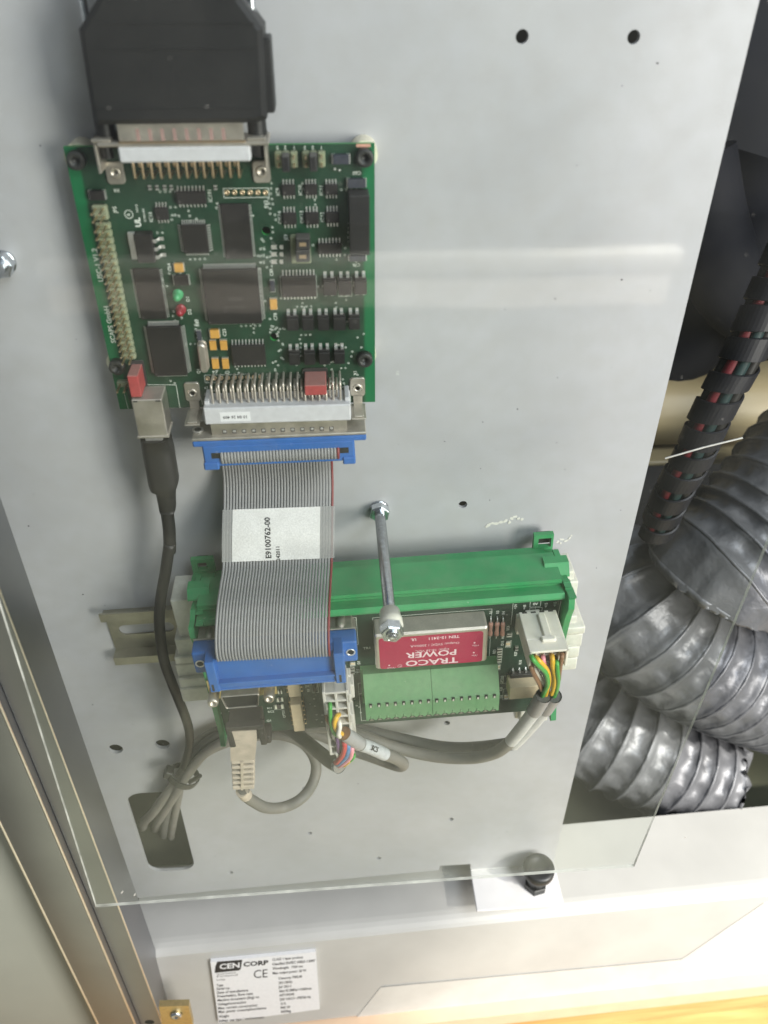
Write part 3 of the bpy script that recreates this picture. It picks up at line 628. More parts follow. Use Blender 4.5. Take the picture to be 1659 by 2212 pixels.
# USB socket
A, B_ = at('G',175,190,21), at('G',392,410,21); xr = at('G',356,188,21).x
mb = MB().box((A.x,B_.y+.3,HB+.05),(xr,A.y,21),0,.35); us = part('usb_socket', mb, 'nickel', board)
mb = MB(); mb.box((A.x+.6,A.y-.9,21.0),(A.x+2.2,A.y-.4,21.05),0); mb.box((xr-2.4,A.y-.9,21.0),(xr-.4,A.y-.4,21.05),0); part('slot', mb, 'dark_slot', us, root=board)
mb = MB().box((A.x-.5,B_.y,HB+.3),(xr+.5,B_.y+.9,21.5),0,.2); part('lip', mb, 'nickel', us, root=board)
mb = MB(); cx, cy_ = (A.x+xr)/2, (A.y+B_.y)/2-1.0
for e in ((-2.4,-1.4,2.4,-1.1),(-2,-.4,-1.7,1),(-1.2,-.2,-.9,.9),(0,-.2,.3,1),(1,-.3,1.3,1.1),(1.8,-.2,2.4,.1),(-2.6,1.3,.8,1.5)): mb.box((cx+e[0],cy_+e[1],21.0),(cx+e[2],cy_+e[3],21.04))
part('stamping', mb, 'dsub_tin', us, root=board)
# ------------------------------------------------------------------ silkscreen
mb = MB(); z = HB+.03
def bt(s, c, x, y, size, rot=90, ax='CENTER', bold=.012): p = at(c,x,y,HB); mb.text(s,(p.x,p.y,z),size,rot,ax=ax,bold=bold)
bt('SCAPS GmbH','F',232,770,2.5,90,bold=.03); bt('USC-1 V1.2','B',440,1290,2.5,90,bold=.03)
for s_,c,x,y in (('IC9','C',580,605),('IC10','C',790,590),('IC11','C',985,590),('OK14','C',598,845),('OK13','C',805,840),('IC12','C',995,840),('SV2','C',470,720),('JE9','C',655,1030),('C81','C',520,1355),('IC16','B',935,840),('IC191','B',1487,640),('C64','B',1108,1310),('C78','E',472,630),('RN1','E',398,1235),('X1','E',1275,1195),('D1','F',1078,490),('D2','F',1098,630),('Q1','F',1195,1275),('R80','F',1180,750),('C23','F',1478,855),('X1','E',1700,1195),('C7','E',705,1225),('JP5','B',600,770)): bt(s_,c,x,y,1.75)
for s_,c,x,y in (('1','C',730,192),('2','C',648,192),('3','C',575,192),('1','C',985,192),('2','C',905,192),('3','C',832,192),('C60','C',1315,428),('C16','E',1285,108),('19','G',622,115),('37','G',620,152),('1','G',1443,90),('20','G',1448,125),('X4','B',615,590),('C6','F',1370,1285),('C7','F',1505,1285)): bt(s_,c,x,y,1.6,180)
bt('UL','B',815,890,2.6,90,bold=.05); bt('94V-0','B',805,760,1.1,90); bt('E198218/K','B',872,820,1.0,90); bt('R','B',728,818,1.5,90)
bt('JUP','C',430,1135,1.3,180); bt('JU7','C',430,1200,1.3,180); bt('JU6','C',430,1265,1.3,180)
def ring(c, r0, r1, n=12):
    a = [(c[0]+r0*cos(2*pi*i/n),c[1]+r0*sin(2*pi*i/n),z) for i in range(n)]+[(c[0]+r1*cos(2*pi*i/n),c[1]+r1*sin(2*pi*i/n),z) for i in range(n)]
    mb.add(a,[(i,(i+1)%n,n+(i+1)%n,n+i) for i in range(n)])
def line(a, b, w=.18):
    a, b = Vector(a[:2]), Vector(b[:2]); d = (b-a).normalized(); q = Vector((-d.y,d.x))*w/2
    mb.add([(*(a-q),z),(*(b-q),z),(*(b+q),z),(*(a+q),z)],[(0,1,2,3)])
def frame(c, x0, y0, x1, y1, w=.18, rt=None):
    P_ = [at(c,*q,HB) for q in ((x0,y0),(x1,y0),(x1,y1),(x0,y1))]; A_,B2 = P_[0],P_[2]
    q = [(A_.x,A_.y),(B2.x,A_.y),(B2.x,B2.y),(A_.x,B2.y)]
    for i in range(4): line(q[i],q[(i+1)%4],w)
q = at('B',728,815,HB); ring(q,1.25,1.5)
frame('C',68,575,497,655); frame('F',1255,1320,1745,1390)
for p0,p1,c in (((1490,1425),(1800,1425),'0'),): pass
line(at('F',600,1422,HB),at('F',950,1425,HB)); line(at('F',950,1425,HB),at('F',992,1680,HB)); line(at('F',385,1520,HB),at('F',430,1690,HB)); line(at('F',575,1190,HB),at('F',612,1400,HB))
line(at('G',572,90,HB),at('G',600,215,HB)); line(at('E',1220,1250,HB),at('E',1225,1480,HB)); line(at('C',515,120+400,HB),at('C',515,600-80,HB))
frame('E',518,220,890,438,.14); frame('E',1098,235,1240,425,.14); frame('E',745,1170,970,1195,.14)
for i in range(6): pass
def vias(box_, n, rr=(.25,.42)):
    for _ in range(n):
        x, y = random.uniform(box_[0],box_[2]), random.uniform(box_[1],box_[3]); ring((x,y),rr[0],rr[1],7)
for bx_,n in (((30,-16,56,-24),10),((56,-30,66,-45),9),((70,-33,94,-34.5),10),((70,-46.8,94,-48.2),10),((60,-55,66,-90),26),((68,-88,95,-90.5),14),((22,-40,32,-60),12),((44,-52,66,-54),8),((46,-82,66,-88),14),((20,-62,24,-86),14),((84,-66,96,-78),7),((68,-78,92,-79.5),10)): vias(bx_,n)
for _ in range(60):
    cx_, cy_, hv = random.uniform(22,95), random.uniform(-92,-14), random.random() < .5
    for k in range(random.choice((2,3,4,5))): ring((cx_+(k*1.7 if hv else random.uniform(-.3,.3)), cy_+(0 if hv else k*1.7)),.24,.40,7)
silk = part('silkscreen', mb, 'silk', board, stuff=True)
mb = MB()
P0, P1 = at('F',1292,1355,HB), at('E',325,1235,HB)
for i in range(9): mb.lathe([(1.0,.06),(.95,.12),(.5,.12),(.45,.04)],12,0,Matrix.Translation((P0.x+(P1.x-P0.x)*i/8,P0.y+(P1.y-P0.y)*i/8,HB)))
for i in range(6):
    p = at('C',102+i*72,612,HB); mb.lathe([(.95,.06),(.9,.12),(.5,.12),(.45,.04)],8,0,Matrix.Translation((p.x,p.y,HB)))
part('solder_rings', mb, 'gold_pin', board, stuff=True)
mb = MB()
for i in range(9): mb.prism(circ((P0.x+(P1.x-P0.x)*i/8,P0.y+(P1.y-P0.y)*i/8),.46,8),HB+.03,HB+.05)
part('via_holes', mb, 'dark_slot', board, stuff=True)
# print on the big chips
x0,y0,x1,y1 = br_
part('chip_print', MB().text('ACEX',((x0+x1)/2+1,(y0+y1)/2-.5,HB+3.03),2.0,180).text('EP1K30QC208-3',((x0+x1)/2,(y0+y1)/2-3.6,HB+3.03),1.1,180), 'print_grey', big, root=board)

# ------------------------------------------------------------------ hood of the thick cable plugged in at the top
hood = thing('connector_hood', 'large black plastic connector hood plugged into the top of the green board', 'connector', (40,20,16))
zh = 25.0
pl = [at('A',*q,zh) for q in ((300,822),(268,770),(175,195),(300,-10))]; pr = [at('A',*q,zh) for q in ((1240,-10),(1385,190),(1412,780),(1345,808))]
top = [(pr[0].x-3,pr[0].y+16),(pl[-1].x+3,pl[-1].y+16)]
poly = [(v.x,v.y) for v in pl[::-1]]; poly = poly + [(v.x,v.y) for v in pr[::-1]] + top
mb = MB().prism(poly, 9.0, zh, 0, bev=1.6)
part('hood_body', mb, 'hood_black', hood)
for y in (155,325,715):
    a = at('A',330 if y < 300 else 300,y,zh); b = at('A',1330,y,zh); part('hood_ridge', MB().box((a.x,a.y-.16,zh-.05),(b.x,a.y+.16,zh+.22)), 'hood_black', hood)
a = at('A',1396,250,zh-3); b = at('A',1424,740,zh-3); part('side_latch', MB().box((a.x-2,b.y,11),(a.x+1.6,a.y,zh-3),0,.5), 'hood_black', hood)
for (x0_,x1_) in ((188,242),(1284,1336)):
    a = at('A',x0_,40,14); b = at('A',x1_,40,14); cx = (a.x+b.x)/2
    part('long_screw', MB().cyl((cx,a.y-26,14),(cx,a.y+26,14),(b.x-a.x)/2,14), 'zinc_bolt', hood)
for x_ in (345,1345):
    a = at('A',x_,850,18); part('thumb_screw', MB().cyl((a.x,a.y+4.2,16),(a.x,a.y-3.0,16),3.0,14), 'hood_black', hood)
ys, ye = at('A',850,820,22).y, at('A',850,935,22).y
x0_, x1_ = at('A',442,880,22).x, at('A',1262,880,22).x
mb = MB(); mb.prism([(x0_,22.2),(x1_,22.2),(x1_-1.6,12),(x0_+1.6,12)], -ys-1, -ye-.2, 0, Matrix(((1,0,0,0),(0,0,-1,0),(0,1,0,0),(0,0,0,1))))
shl = part('metal_shell', mb, 'dsub_tin', hood); part('shell_rim', MB().box((x0_-.4,ye-.1,21.6),(x1_+.4,ye+.75,22.7),0,.3), 'gold_pin', shl, root=hood); mb = MB()
for i in range(8):
    x = at('A',568+i*80,870,22.2).x; mb.box((x-.55,ye+.8,22.2),(x+.55,ye+.5+(ys-ye)*.75,22.24))
part('dimples', mb, 'dimple_reflection', shl, root=hood, stuff=True)
# ------------------------------------------------------------------ ribbon cable with two blue connectors
rib = thing('ribbon_cable', 'flat grey ribbon cable with red edge and a blue connector at each end', 'ribbon cable', (65,-170,20))
F2 = 23.6
pA, pB = at('G',535,432,F2), at('G',1572,405,F2)
pA2, pB2 = at('G',612,585,F2), at('G',1502,550,F2)
yF, yFb = (pA.y+pB.y)/2, at('G',1040,452,F2).y
yBt, yBb = yFb, (pA2.y+pB2.y)/2
T1 = Matrix.Translation(((pA.x+pB.x)/2,yF,0)) @ Matrix.Rotation(0.012,4,'Z') @ Matrix.Translation((-(pA.x+pB.x)/2,-yF,0))
mb = MB()
fl = at('G',535,360,F2-1)
yFt = at('G',1040,405,F2).y
part('flange', MB().box((pA.x,yF-.1,HB-.2),(pB.x,yF+1.1,F2-.4),0,.3,T1), 'dsub_tin', rib)
for q in ((575,385),(1525,352)):
    c = at('G',*q,(HB+F2)/2); mb2 = MB().cyl((c.x,yF+1.0,(HB+F2)/2),(c.x,yF+1.25,(HB+F2)/2),2.3,14,0); mb2.cyl((c.x,yF+1.2,(HB+F2)/2),(c.x,yF+1.3,(HB+F2)/2),1.4,12,1); part('screw_hole', mb2, ['tin','dark_slot'], rib)
mb.box((pA.x,yFb,HB-.4),(pB.x,yF-.15,F2),0,.5,T1)
mb.box((pA2.x,yBb,8.5),(pB2.x,yFb+.5,F2+.3),0,.6,T1)
xm0, xm1 = at('G',705,520,F2).x, at('G',1414,500,F2).x
sy0, sy1 = at('G',1060,545,F2).y, at('G',1060,488,F2).y
mb.box((pA2.x-.3,yBb-1.2,8),(xm0-1,yBb+2.2,F2+1.0),0,.5,T1); mb.box((xm1+1,yBb-1.2,8),(pB2.x+.3,yBb+2.2,F2+1.0),0,.5,T1)
part('connector_body', mb, 'idc_blue', rib)
mb = MB().box((xm0-3.5,sy0+2.2,F2+.3),(xm1+3.5,sy1+.3,F2+.36),0,0,T1); part('connector_slot', mb, 'dark_slot', rib)
# conductors
tc_ = at('G',1048,600,5); lm = at('H',1113,185,24); bm_ = at('H',1105,735,56)
xT, xM, xB = tc_.x, lm.x, bm_.x
path = [(xT,yBb+3,6.5),(xT,yBb-1,6.0)]
for c_,y_,h_ in (('G',600,5.5),('G',700,8.5),('G',830,14),('G',990,21.5),('H',185,29),('H',300,38),('H',420,47),('H',560,55),('H',660,59.5),('H',715,60.5)):
    q = at(c_,1048 if c_ == 'G' else 1113,y_,h_); t_ = min(1,max(0,(h_-8)/50)); path.append((xT+(xB-xT)*t_, q.y, h_))
path += [(xB,path[-1][1]-3.5,59.5)]
RP = spl(path, 6); PITCHW = 1.27
w0 = MB().tube(RP, .62, 6, caps=False); org = FR[rib.name][0]
w0.v = [tuple(Vector(v)-org) for v in w0.v]; wm = w0.mesh('wire',['ribbon_grey']); wr = w0.mesh('wire',['ribbon_red'])
for i in range(37):
    o = link('wire', wr if i == 36 else wm, rib, ((i-18)*PITCHW,0,0))
    if i == 36: o['label'] = 'red edge wire'
c = (xm0+xm1)/2; st = MB().tube([(0,sy1+.4,F2-1.2),(0,sy1-.2,F2+.45),(0,(sy0+sy1)/2,F2+.85),(0,sy0+.2,F2+.45),(0,sy0-.5,F2-1.2)], .66, 8, caps=False)
k = (xm1-xm0-1.3)/36; st.v = [tuple(Vector(v)-Vector((0,org.y,org.z))) for v in st.v]; m1 = st.mesh('wire',['ribbon_grey']); m2 = st.mesh('wire',['ribbon_red'])
for i in range(37): link('wire', m2 if i == 36 else m1, rib, (xm0+.65+i*k-org.x, (i-18)*k*0.012, 0))
def strip(y0, y1, dx0, dx1, off, m, nm, th=.05):
    pts = [p for p in RP if y1 <= p.y <= y0]; vs, fs = [], []
    for i,p in enumerate(pts):
        t = (pts[min(i+1,len(pts)-1)]-pts[max(i-1,0)]).normalized(); nrm = Vector((1,0,0)).cross(t)*-1
        if nrm.z < 0: nrm = -nrm
        for x,o_ in ((dx0,off),(dx1,off),(dx1,off+th),(dx0,off+th)): vs.append(p+Vector((x,0,0))+nrm*o_)
    n_ = len(pts)
    for i in range(n_-1): fs += [(i*4+k,i*4+(k+1)%4,i*4+4+(k+1)%4,i*4+4+k) for k in range(4)]
    fs += [(0,1,2,3),((n_-1)*4+3,(n_-1)*4+2,(n_-1)*4+1,(n_-1)*4)]
    mb = MB().add(vs, fs); return mb, pts
yl1, yl0 = at('G',1010,1148,28.3).y, at('G',1010,828,14).y
xa, xb = at('G',752,1000,21.6).x-xM, at('G',1274,1000,21.6).x-xM
mb, pts = strip(yl0+.5, yl1-.5, -23.6, 24.0, .66, 0, 'tape'); part('clear_tape', mb, 'clear_tape', rib)
mb, pts = strip(yl0, yl1, xa, xb, .8, 0, 'label'); lab = part('paper_label', mb, 'paper_label', rib)
def onrib(px_, py_, off):                     # print that follows the bend of the ribbon
    p = at('G',px_,py_,22); return p
def wrap_text(mb, s_, px_, py_, size):
    tm = MB().text(s_,(0,0,0),size,90,bold=.03); q = at('G',px_,py_,21.6); out = []
    al_ = [0.0]
    for i in range(1,len(pts)): al_.append(al_[-1]+(pts[i]-pts[i-1]).length)
    i = max(k for k in range(len(pts)-1) if pts[k].y >= q.y); s0 = al_[i]+(al_[i+1]-al_[i])*(pts[i].y-q.y)/(pts[i].y-pts[i+1].y)
    for x,y,_ in tm.v:
        sv = s0-y; i = 0
        while i < len(pts)-2 and al_[i+1] < sv: i += 1
        k_ = (sv-al_[i])/(al_[i+1]-al_[i]); c_ = pts[i].lerp(pts[i+1],k_); t_ = (pts[i+1]-pts[i]).normalized(); n_ = Vector((1,0,0)).cross(t_)
        if n_.z < 0: n_ = -n_
        v = Vector((q.x+x,c_.y,c_.z))+n_*.90; out.append(v)
    mb.add(out, tm.f)
mb = MB(); wrap_text(mb,'E9100762-00',990,1003,3.3); wrap_text(mb,'242011',1052,1060,2.2)
part('label_print', mb, 'ink', lab, root=rib)
# lower blue connector, facing the viewer, turned 2.5 degrees like the module below it
PHI = 0.044
hA, hB = at('H',660,775,55), at('H',1555,705,55); cB = (hA+hB)/2
TB = Matrix.Translation((cB.x,cB.y,0)) @ Matrix.Rotation(PHI,4,'Z')
mb = MB().box((-34.6,-6.0,47),(34.6,6.2,55),0,.9,TB)
yb_ = (TB.inverted() @ at('H',1115,905,60)).y; yt_ = (TB.inverted() @ at('H',1115,800,60)).y
mb.box((-28.6,yb_+.3,50),(28.6,6.0,58.5),0,.6,TB); mb.box((-28.6,yb_-.3,49),(28.9,yb_+5.2,60.5),0,.5,TB)
mb.box((-28.6,yb_,52),(-24.4,6.4,61.2),0,.4,TB); mb.box((24.6,yb_,52),(28.9,6.4,61.6),0,.4,TB)
mb.box((-24.4,yb_+4.4,57),(24.6,yb_+5.3,61.3),0,.3,TB); mb.box((-24.4,yb_+.6,57),(24.6,yb_+1.6,61.0),0,.3,TB)
part('connector_body', mb, 'idc_blue', rib)
mb = MB().box((-27.6,yb_+1.0,61.15),(-26.6,yb_+5.0,61.25),0,0,TB).box((26.2,yb_+1.0,61.55),(27.2,yb_+5.4,61.65),0,0,TB); part('connector_slot', mb, 'dark_slot', rib)
for s_ in (-1,1):
    T = TB @ Matrix.Translation((s_*31.75,0,55)); mb = MB().lathe([(1.45,-.2),(1.45,.15),(2.0,.25),(2.05,.0)][::-1],16,0,T); mb.prism(circ((0,0),1.45,14),-.1,.06,1,T)
    part('screw_socket', mb, ['tin','dark_slot'], rib)

# ------------------------------------------------------------------ USB cable
usb = thing('usb_cable', 'black USB cable with silver-tipped plug running down left of the ribbon cable', 'cable', (25,-115,14))
def col(c, xl, xr, y, h): a = at(c,xl,y,h); b = at(c,xr,y,h); return ((a.x+b.x)/2, a.y, (b.x-a.x)/2)
secs = [(225,400,425,6.2),(240,425,520,6.2),(258,440,610,6.0),(272,455,690,5.6),(285,446,728,5.0),(318,440,742,4.0),(326,438,780,3.6),(338,440,838,3.4),(343,436,860,3.0)]
mb = MB(); hz = 15.5; vs = []; N = 14; pw = 3.2
for xl,xr,y,dz in secs:
    x,yy,rx = col('G',xl,xr,y,hz+dz*.5)
    for i in range(N):
        g = 2*pi*i/N; ca, sa = cos(g), sin(g); e = 2/pw
        vs.append((x+rx*math.copysign(abs(ca)**e,ca), yy, hz+dz*math.copysign(abs(sa)**e,sa)))
fs = [(k*N+i,k*N+(i+1)%N,(k+1)*N+(i+1)%N,(k+1)*N+i) for k in range(len(secs)-1) for i in range(N)]+[tuple(range(N)),tuple((len(secs)-1)*N+i for i in range(N-1,-1,-1))]
mb.add(vs, fs, 0, True); part('plug_body', mb, 'usb_black', usb)
x,yy,rx = col('G',268,372,425,17); part('plug_tip', MB().box((x-rx,yy-1,11),(x+rx,yy+3.4,19.5),0,.3), 'tin', usb)
p0 = secs[-1]; x,yy,rx = col('G',343,436,850,hz)
cp = [(x,yy+2,15.5)]
for c_,xx,y_,hh in (('G',402,960,15.5),('G',405,1090,15.5),('H',480,60,16),('H',455,230,17),('H',428,380,18),('H',418,500,18.5),('H',425,610,18.5),('H',448,760,18),('H',490,880,17),('H',530,980,16),('H',580,1110,15),('J',460,390,14),('J',455,470,13),('J',435,560,12)):
    a = at(c_,xx,y_,hh); cp.append((a.x,a.y,a.z))
part('cord', MB().tube(spl(cp,5), lambda t: 2.75-.45*t, 10), 'cable_black', usb)

# ------------------------------------------------------------------ threaded rods that carry the clear cover
def rod(name, label, x, y, L_, sleeve, phase):
    t = thing(name, label, 'threaded rod', (x,y,0), 0, 'threaded rods carrying the clear cover')
    pr = [(2.35,-1)]; z_ = 0.0
    while z_ < L_: pr += [(2.42,z_),(2.12,z_+.4)]; z_ += .8
    pr += [(2.3,L_),(1.7,L_+.8)]
    mb = MB().lathe(pr, 14, 0, None); part('rod', mb, 'zinc_bolt', t, local=True)
    def nut(z0, z1, ph, m='zinc_bolt', nm='nut'):
        mb = MB(); hx = hexp((0,0),8.0,ph); n_ = 6
        h2 = [(a*.93,b*.93) for a,b in hx]; ring = circ((0,0),2.4,12)
        mb.prism(hx, z0+.4, z1-.5, 0); mb.prism(hexp((0,0),7.4,ph), z1-.6, z1, 0, bev=.3); mb.prism(hexp((0,0),7.4,ph), z0, z0+.5, 0)
        part(nm, mb, m, t, local=True)
    part('washer', MB().lathe([(2.3,.1),(4.4,.1),(4.4,.9),(2.3,.9)],20,0), 'zinc_bolt', t, local=True)
    nut(.9, 5.3, phase)
    if sleeve: part('sleeve', MB().lathe([(2.5,L_-13),(4.0,L_-13),(4.1,L_-9),(4.6,L_-8.5),(4.6,L_-5)],16,0), 'foot_nylon', t, local=True)
    nut(L_-5, L_-.6, phase+.5)
    part('inner_nut', MB().prism(hexp((0,0),6.6,phase+.2), L_-9.0, L_-5.1), 'zinc_bolt', t, local=True) if False else None
    return t
a = at('D',819,1098,0); rod('threaded_rod','long zinc threaded rod with nuts standing above the red converter module',a.x,a.y,80,True,.35)
a = at('D',18,566,0); rod('threaded_rod','threaded rod with a nut at the left edge, cut off by the photo frame',a.x-1.5,a.y,80,False,.1)

# ------------------------------------------------------------------ DIN rail
rail = thing('din_rail', 'yellowish zinc plated slotted mounting rail behind the green terminal module', 'mounting rail', (20,-227,0), 0.040)
r0 = at('AA',85,240,7.5); RL = lambda v: toloc(rail, v)
a = RL(at('AA',90,240,7.5)); b = RL(at('AA',265,920,7.5)); xl, yt, yb = a.x, a.y, a.y-35
mb = MB(); prof = [(yt,7.5),(yt-5,7.5),(yt-5,1.0),(yb+5,1.0),(yb+5,7.5),(yb,7.5),(yb,6.3),(yb+3.8,6.3),(yb+3.8,.05),(yt-3.8,.05),(yt-3.8,6.3),(yt,6.3)]
X1 = xl+196
sl = RL(at('AA',360,440,1)); sr = sl.x+27
for seg in ((xl,X1),):
    fr = [(y,h) for y,h in prof]
    # flanges
    mb.prism([(yt,6.3),(yt,7.5),(yt-5,7.5),(yt-5,.05),(yt-3.8,.05),(yt-3.8,6.3)], xl, X1, 0, TX)
    mb.prism([(yb,6.3),(yb,7.5),(yb+5,7.5),(yb+5,.05),(yb+3.8,.05),(yb+3.8,6.3)], xl, X1, 0, TX)
wy0, wy1 = yb+4.9, yt-4.9
hl = [rrect(sl.x+i*36,sl.y-3.3,sl.x+i*36+27,sl.y+3.3,3.25,6) for i in range(4)]
mb.curve2d([[(xl,wy0),(X1,wy0),(X1,wy1),(xl,wy1)]]+hl, .06, 1.0, 0)
part('channel', mb, 'rail_zinc', rail, local=True)
mb = MB().box((xl+2,yt,.05),(xl+3.4,yt+.8,.6)); 

# ------------------------------------------------------------------ terminal module on the rail
HM = 36.0
mod = thing('terminal_module', 'green terminal module carrying a red converter, white plugs and screw terminals', 'terminal module', (20,-180,0), PHI)
ML = lambda v: toloc(mod, v)
def al(c,x,y,h): return ML(at(c,x,y,h))
def mp(name, mb, mats, parent=None, **k): return part(name, mb, mats, parent or mod, root=mod, local=True, **k)
xL, xR = al('AA',1290,380,42).x, al('Z',700,1400,42).x
pT = al('I',700,590,HM).y+4.5; pB = al('T',420,640,HM).y; pB2 = al('K',340,368,HM).y
pbot = min(pB,pB2)
mb = MB().box((xL+.5,pbot,HM-1.6),(xR-.5,pT,HM),0); 
mb.m[-6:] = [0,0,1,1,1,1]; mb.m[-6] = 0
mp('board', mb, ['pcb_dark','pcb_edge'])
# housing profile
def gy(x,y,h): return al('I',x,y,h).y
y1 = gy(800,348,25); g1 = gy(800,418,33); g2 = gy(800,468,37); y4 = gy(800,562,42.5)
xr_ = al('Z',600,1270,40).x
pts = [(y1+.3,18),(y1+.3,23.5),(y1-.6,25.2),(g1+1.0,32.6),(g1+1.5,28.0),(g1-.7,28.0),(g1-.6,34.2),(g2+1.0,36.8),(g2+1.4,32.0),(g2-.7,32.0),(g2-.6,38.2),(y4+3.2,41.8),(y4+1.2,42.9),(y4,42.6),(y4-.3,41.5),(y4,HM+.1),(y4+6,HM+.1),(y4+6,18)]
mb = MB().prism(pts, xL+3, xr_, 0, TX); mp('housing_profile', mb, 'housing_green')
mb = MB().prism([(y1-2,8),(y1-2,20),(pbot+4,20),(pbot+4,8)], xL+4, xR-4, 0, TX); mp('carrier', mb, 'housing_green')
def side(x0, x1, sgn):
    ys = [(y1+1,14),(y1+1.5,24),(y1-1,27.5),(g1,36),(g2-1,40.5),(y4+2.5,45.6),(y4-2.5,46.5),(y4-8,44.5),(y4-16,42.5),(y4-26,40.8),(pbot+6,40.5),(pbot-.6,42.5),(pbot-2.2,41.5),(pbot-2.2,33),(pbot+8,30),(pbot+12,12)]
    mb = MB().prism(ys, x0, x1, 0, TX); o = mp('side_plate', mb, 'housing_green'); return o
sl_ = side(xL, xL+2.2, 1); sr_ = side(xR-1.0, xR+1.6, -1)
# little clips at both ends of the profile
for k,(xa,sg,pr_) in enumerate(((xr_+.6,1,sr_),(xL+2.4,-1,sl_))):
    mb = MB()
    mb.prism([(g1-.3,34),(g1-.3,36.3),(g2+.6,39.2),(g2+.6,36)], xa, xa+3.2, 0, TX)
    mb.prism([(g2-.6,38),(g2-.6,40.5),(y4+3,45),(y4+1.6,44.4),(y4+1.6,40)], xa+.6, xa+3.8, 0, TX)
    mp('clip', mb, 'housing_green', pr_)
# rail latches at the top of both ends
def latch(c, tl_, tr_, bl_, br2, hole, cap):
    A_, B2 = al(c,*tl_,9), al(c,*tr_,9); C_, D_ = al(c,*bl_,22), al(c,*br2,22)
    h0, h1 = al(c,*hole[0],9), al(c,*hole[1],9)
    mb = MB(); loop = [(A_.x,h1.y-2.5),(B_.x,0)]
    mb.curve2d([[(A_.x,A_.y),(B2.x,A_.y),(B2.x,h1.y-1.6),(A_.x,h1.y-1.6)],[(h0.x,h0.y),(h1.x,h0.y),(h1.x,h1.y),(h0.x,h1.y)]], 6.5, 9)
    yb2 = h1.y-1.6; n_ = 8; vs, fs = [], []
    for i in range(n_+1):
        t_ = i/n_; e_ = t_*t_*(3-2*t_); yy = yb2+(C_.y-yb2)*t_; hh = 9+(23-9)*(e_*.6+t_*.4); xa = A_.x+(C_.x-A_.x)*e_; xb2 = B2.x+(D_.x-B2.x)*e_
        vs += [(xa,yy,hh),(xb2,yy,hh),(xb2,yy-2.2,hh-2.4),(xa,yy-2.2,hh-2.4)]
    for i in range(n_): fs += [(i*4+k,i*4+4+k,i*4+4+(k+1)%4,i*4+(k+1)%4) for k in range(4)]
    fs += [(0,1,2,3),(n_*4+3,n_*4+2,n_*4+1,n_*4)]
    mb.add(vs, fs); mb.box((h0.x-.3,h1.y-.3,4),(h1.x+.3,h0.y+.3,5.5),1)
    o = mp('rail_latch', mb, ['housing_green','dark_slot'])
    return o
lt = latch('Z',(20,292),(400,290),(125,850),(515,790),((105,355),(335,505)),None)
a, b = al('Z',205,820,26), al('Z',640,985,27); mp('cap', MB().prism([(a.y+.3,22),(a.y+.5,27),(b.y+1,30.2),(b.y,30.4),(b.y,26)], a.x, b.x+.6, 0, TX), 'housing_green', lt)
lt = latch('H',(602,160),(738,160),(590,330),(730,322),((640,178),(706,215)),None)
a, b = al('H',585,325,26), al('H',722,372,28); mp('cap', MB().prism([(a.y+.3,22),(a.y+.5,27),(b.y+1,30.2),(b.y,30.4),(b.y,26)], a.x, b.x, 0, TX), 'housing_green', lt)
# milky rail feet behind the side plates
mb = MB(); f0 = al('AA',1085,50,20); f1 = al('AA',1250,1370,20)
for (p0_,p1_,yt_px,yb_px,h1) in ((1075,1110,45,560,21),(1108,1118,560,800,23),(1085,1095,800,890,25),(1105,1125,890,1075,22),(1140,1155,1075,1200,24),(1165,1185,1205,1380,25)):
    a, b = al('AA',p0_,yt_px,h1), al('AA',p1_,yb_px,h1); mb.box(((a.x+b.x)/2,b.y+.06,4),(xL+4,a.y-.06,h1),0,.5)
mp('rail_foot', mb, 'foot_nylon')
mb = MB()
for (c_,p0_,yt_px,p1_,yb_px,h1) in (('Z',790,985,800,1175,18),('Z',848,1180,840,1700,20),('X',1300,250,1300,395,22),('X',1412,395,1408,485,25),('X',1372,485,1370,650,23),('X',1335,655,1330,790,24),('X',1305,795,1300,950,23)):
    a, b = al(c_,p0_,yt_px,h1), al(c_,p1_,yb_px,h1); mb.box((xR-4,b.y+.06,4),((a.x+b.x)/2,a.y-.06,h1),0,.7)
mp('rail_foot', mb, 'foot_nylon')
a, b = al('X',490,1330,16), al('X',975,1580,18); mp('rail_foot', MB().box((a.x+.5,b.y,4),(b.x,a.y+12,17),0,.8).box((a.x+2.5,b.y-.0,4),(b.x-3,b.y+9,20),0,.8), 'foot_nylon')
mp('spacer_block', MB().box((xL+3,pbot-2,6),(xL+20,pbot+8,30),0,.6), 'foot_nylon')
# red labelled converter
hT = 46.3
A_, B2, C_ = al('I',207,800,hT), al('I',948,760,hT), al('I',580,950,hT)
x0, x1, y0 = A_.x, B2.x, C_.y; y1_ = al('I',580,614,HM).y
mb = MB().prism(rrect(x0,y0,x1,y1_,1.2,4), HM+.2, hT, 0, bev=.9); trc = mp('power_converter', mb, 'nickel')
a, b = al('I',245,978,hT), al('I',918,735,hT); lx0, lx1, ly0, ly1 = a.x, b.x, al('I',580,944,hT).y, al('I',600,744,hT).y
lab = mp('red_label', MB().prism(rrect(lx0,ly0,lx1,ly1,1.4,4), hT+.01, hT+.05), 'traco_red', trc)
mb = MB(); zt = hT+.07
def tt(s_, px_, py_, size, ax='CENTER', sx=1.0, bold=.0): p = al('I',px_,py_,zt); mb.text(s_,(p.x,p.y,zt),size,180,ax=ax,sx=sx,bold=bold)
tt('TRACO',580,920,4.9,sx=1.42,bold=.02); tt('POWER',580,868,4.9,sx=1.33,bold=.02)
tt('TEN 15-2411',762,755,2.2,'LEFT',1.15,.02); tt('Output: 5VDC / 3000mA',762,797,2.0,'LEFT',1.05); tt('Input: 18-36 VDC',695,838,2.0,'LEFT',1.05)
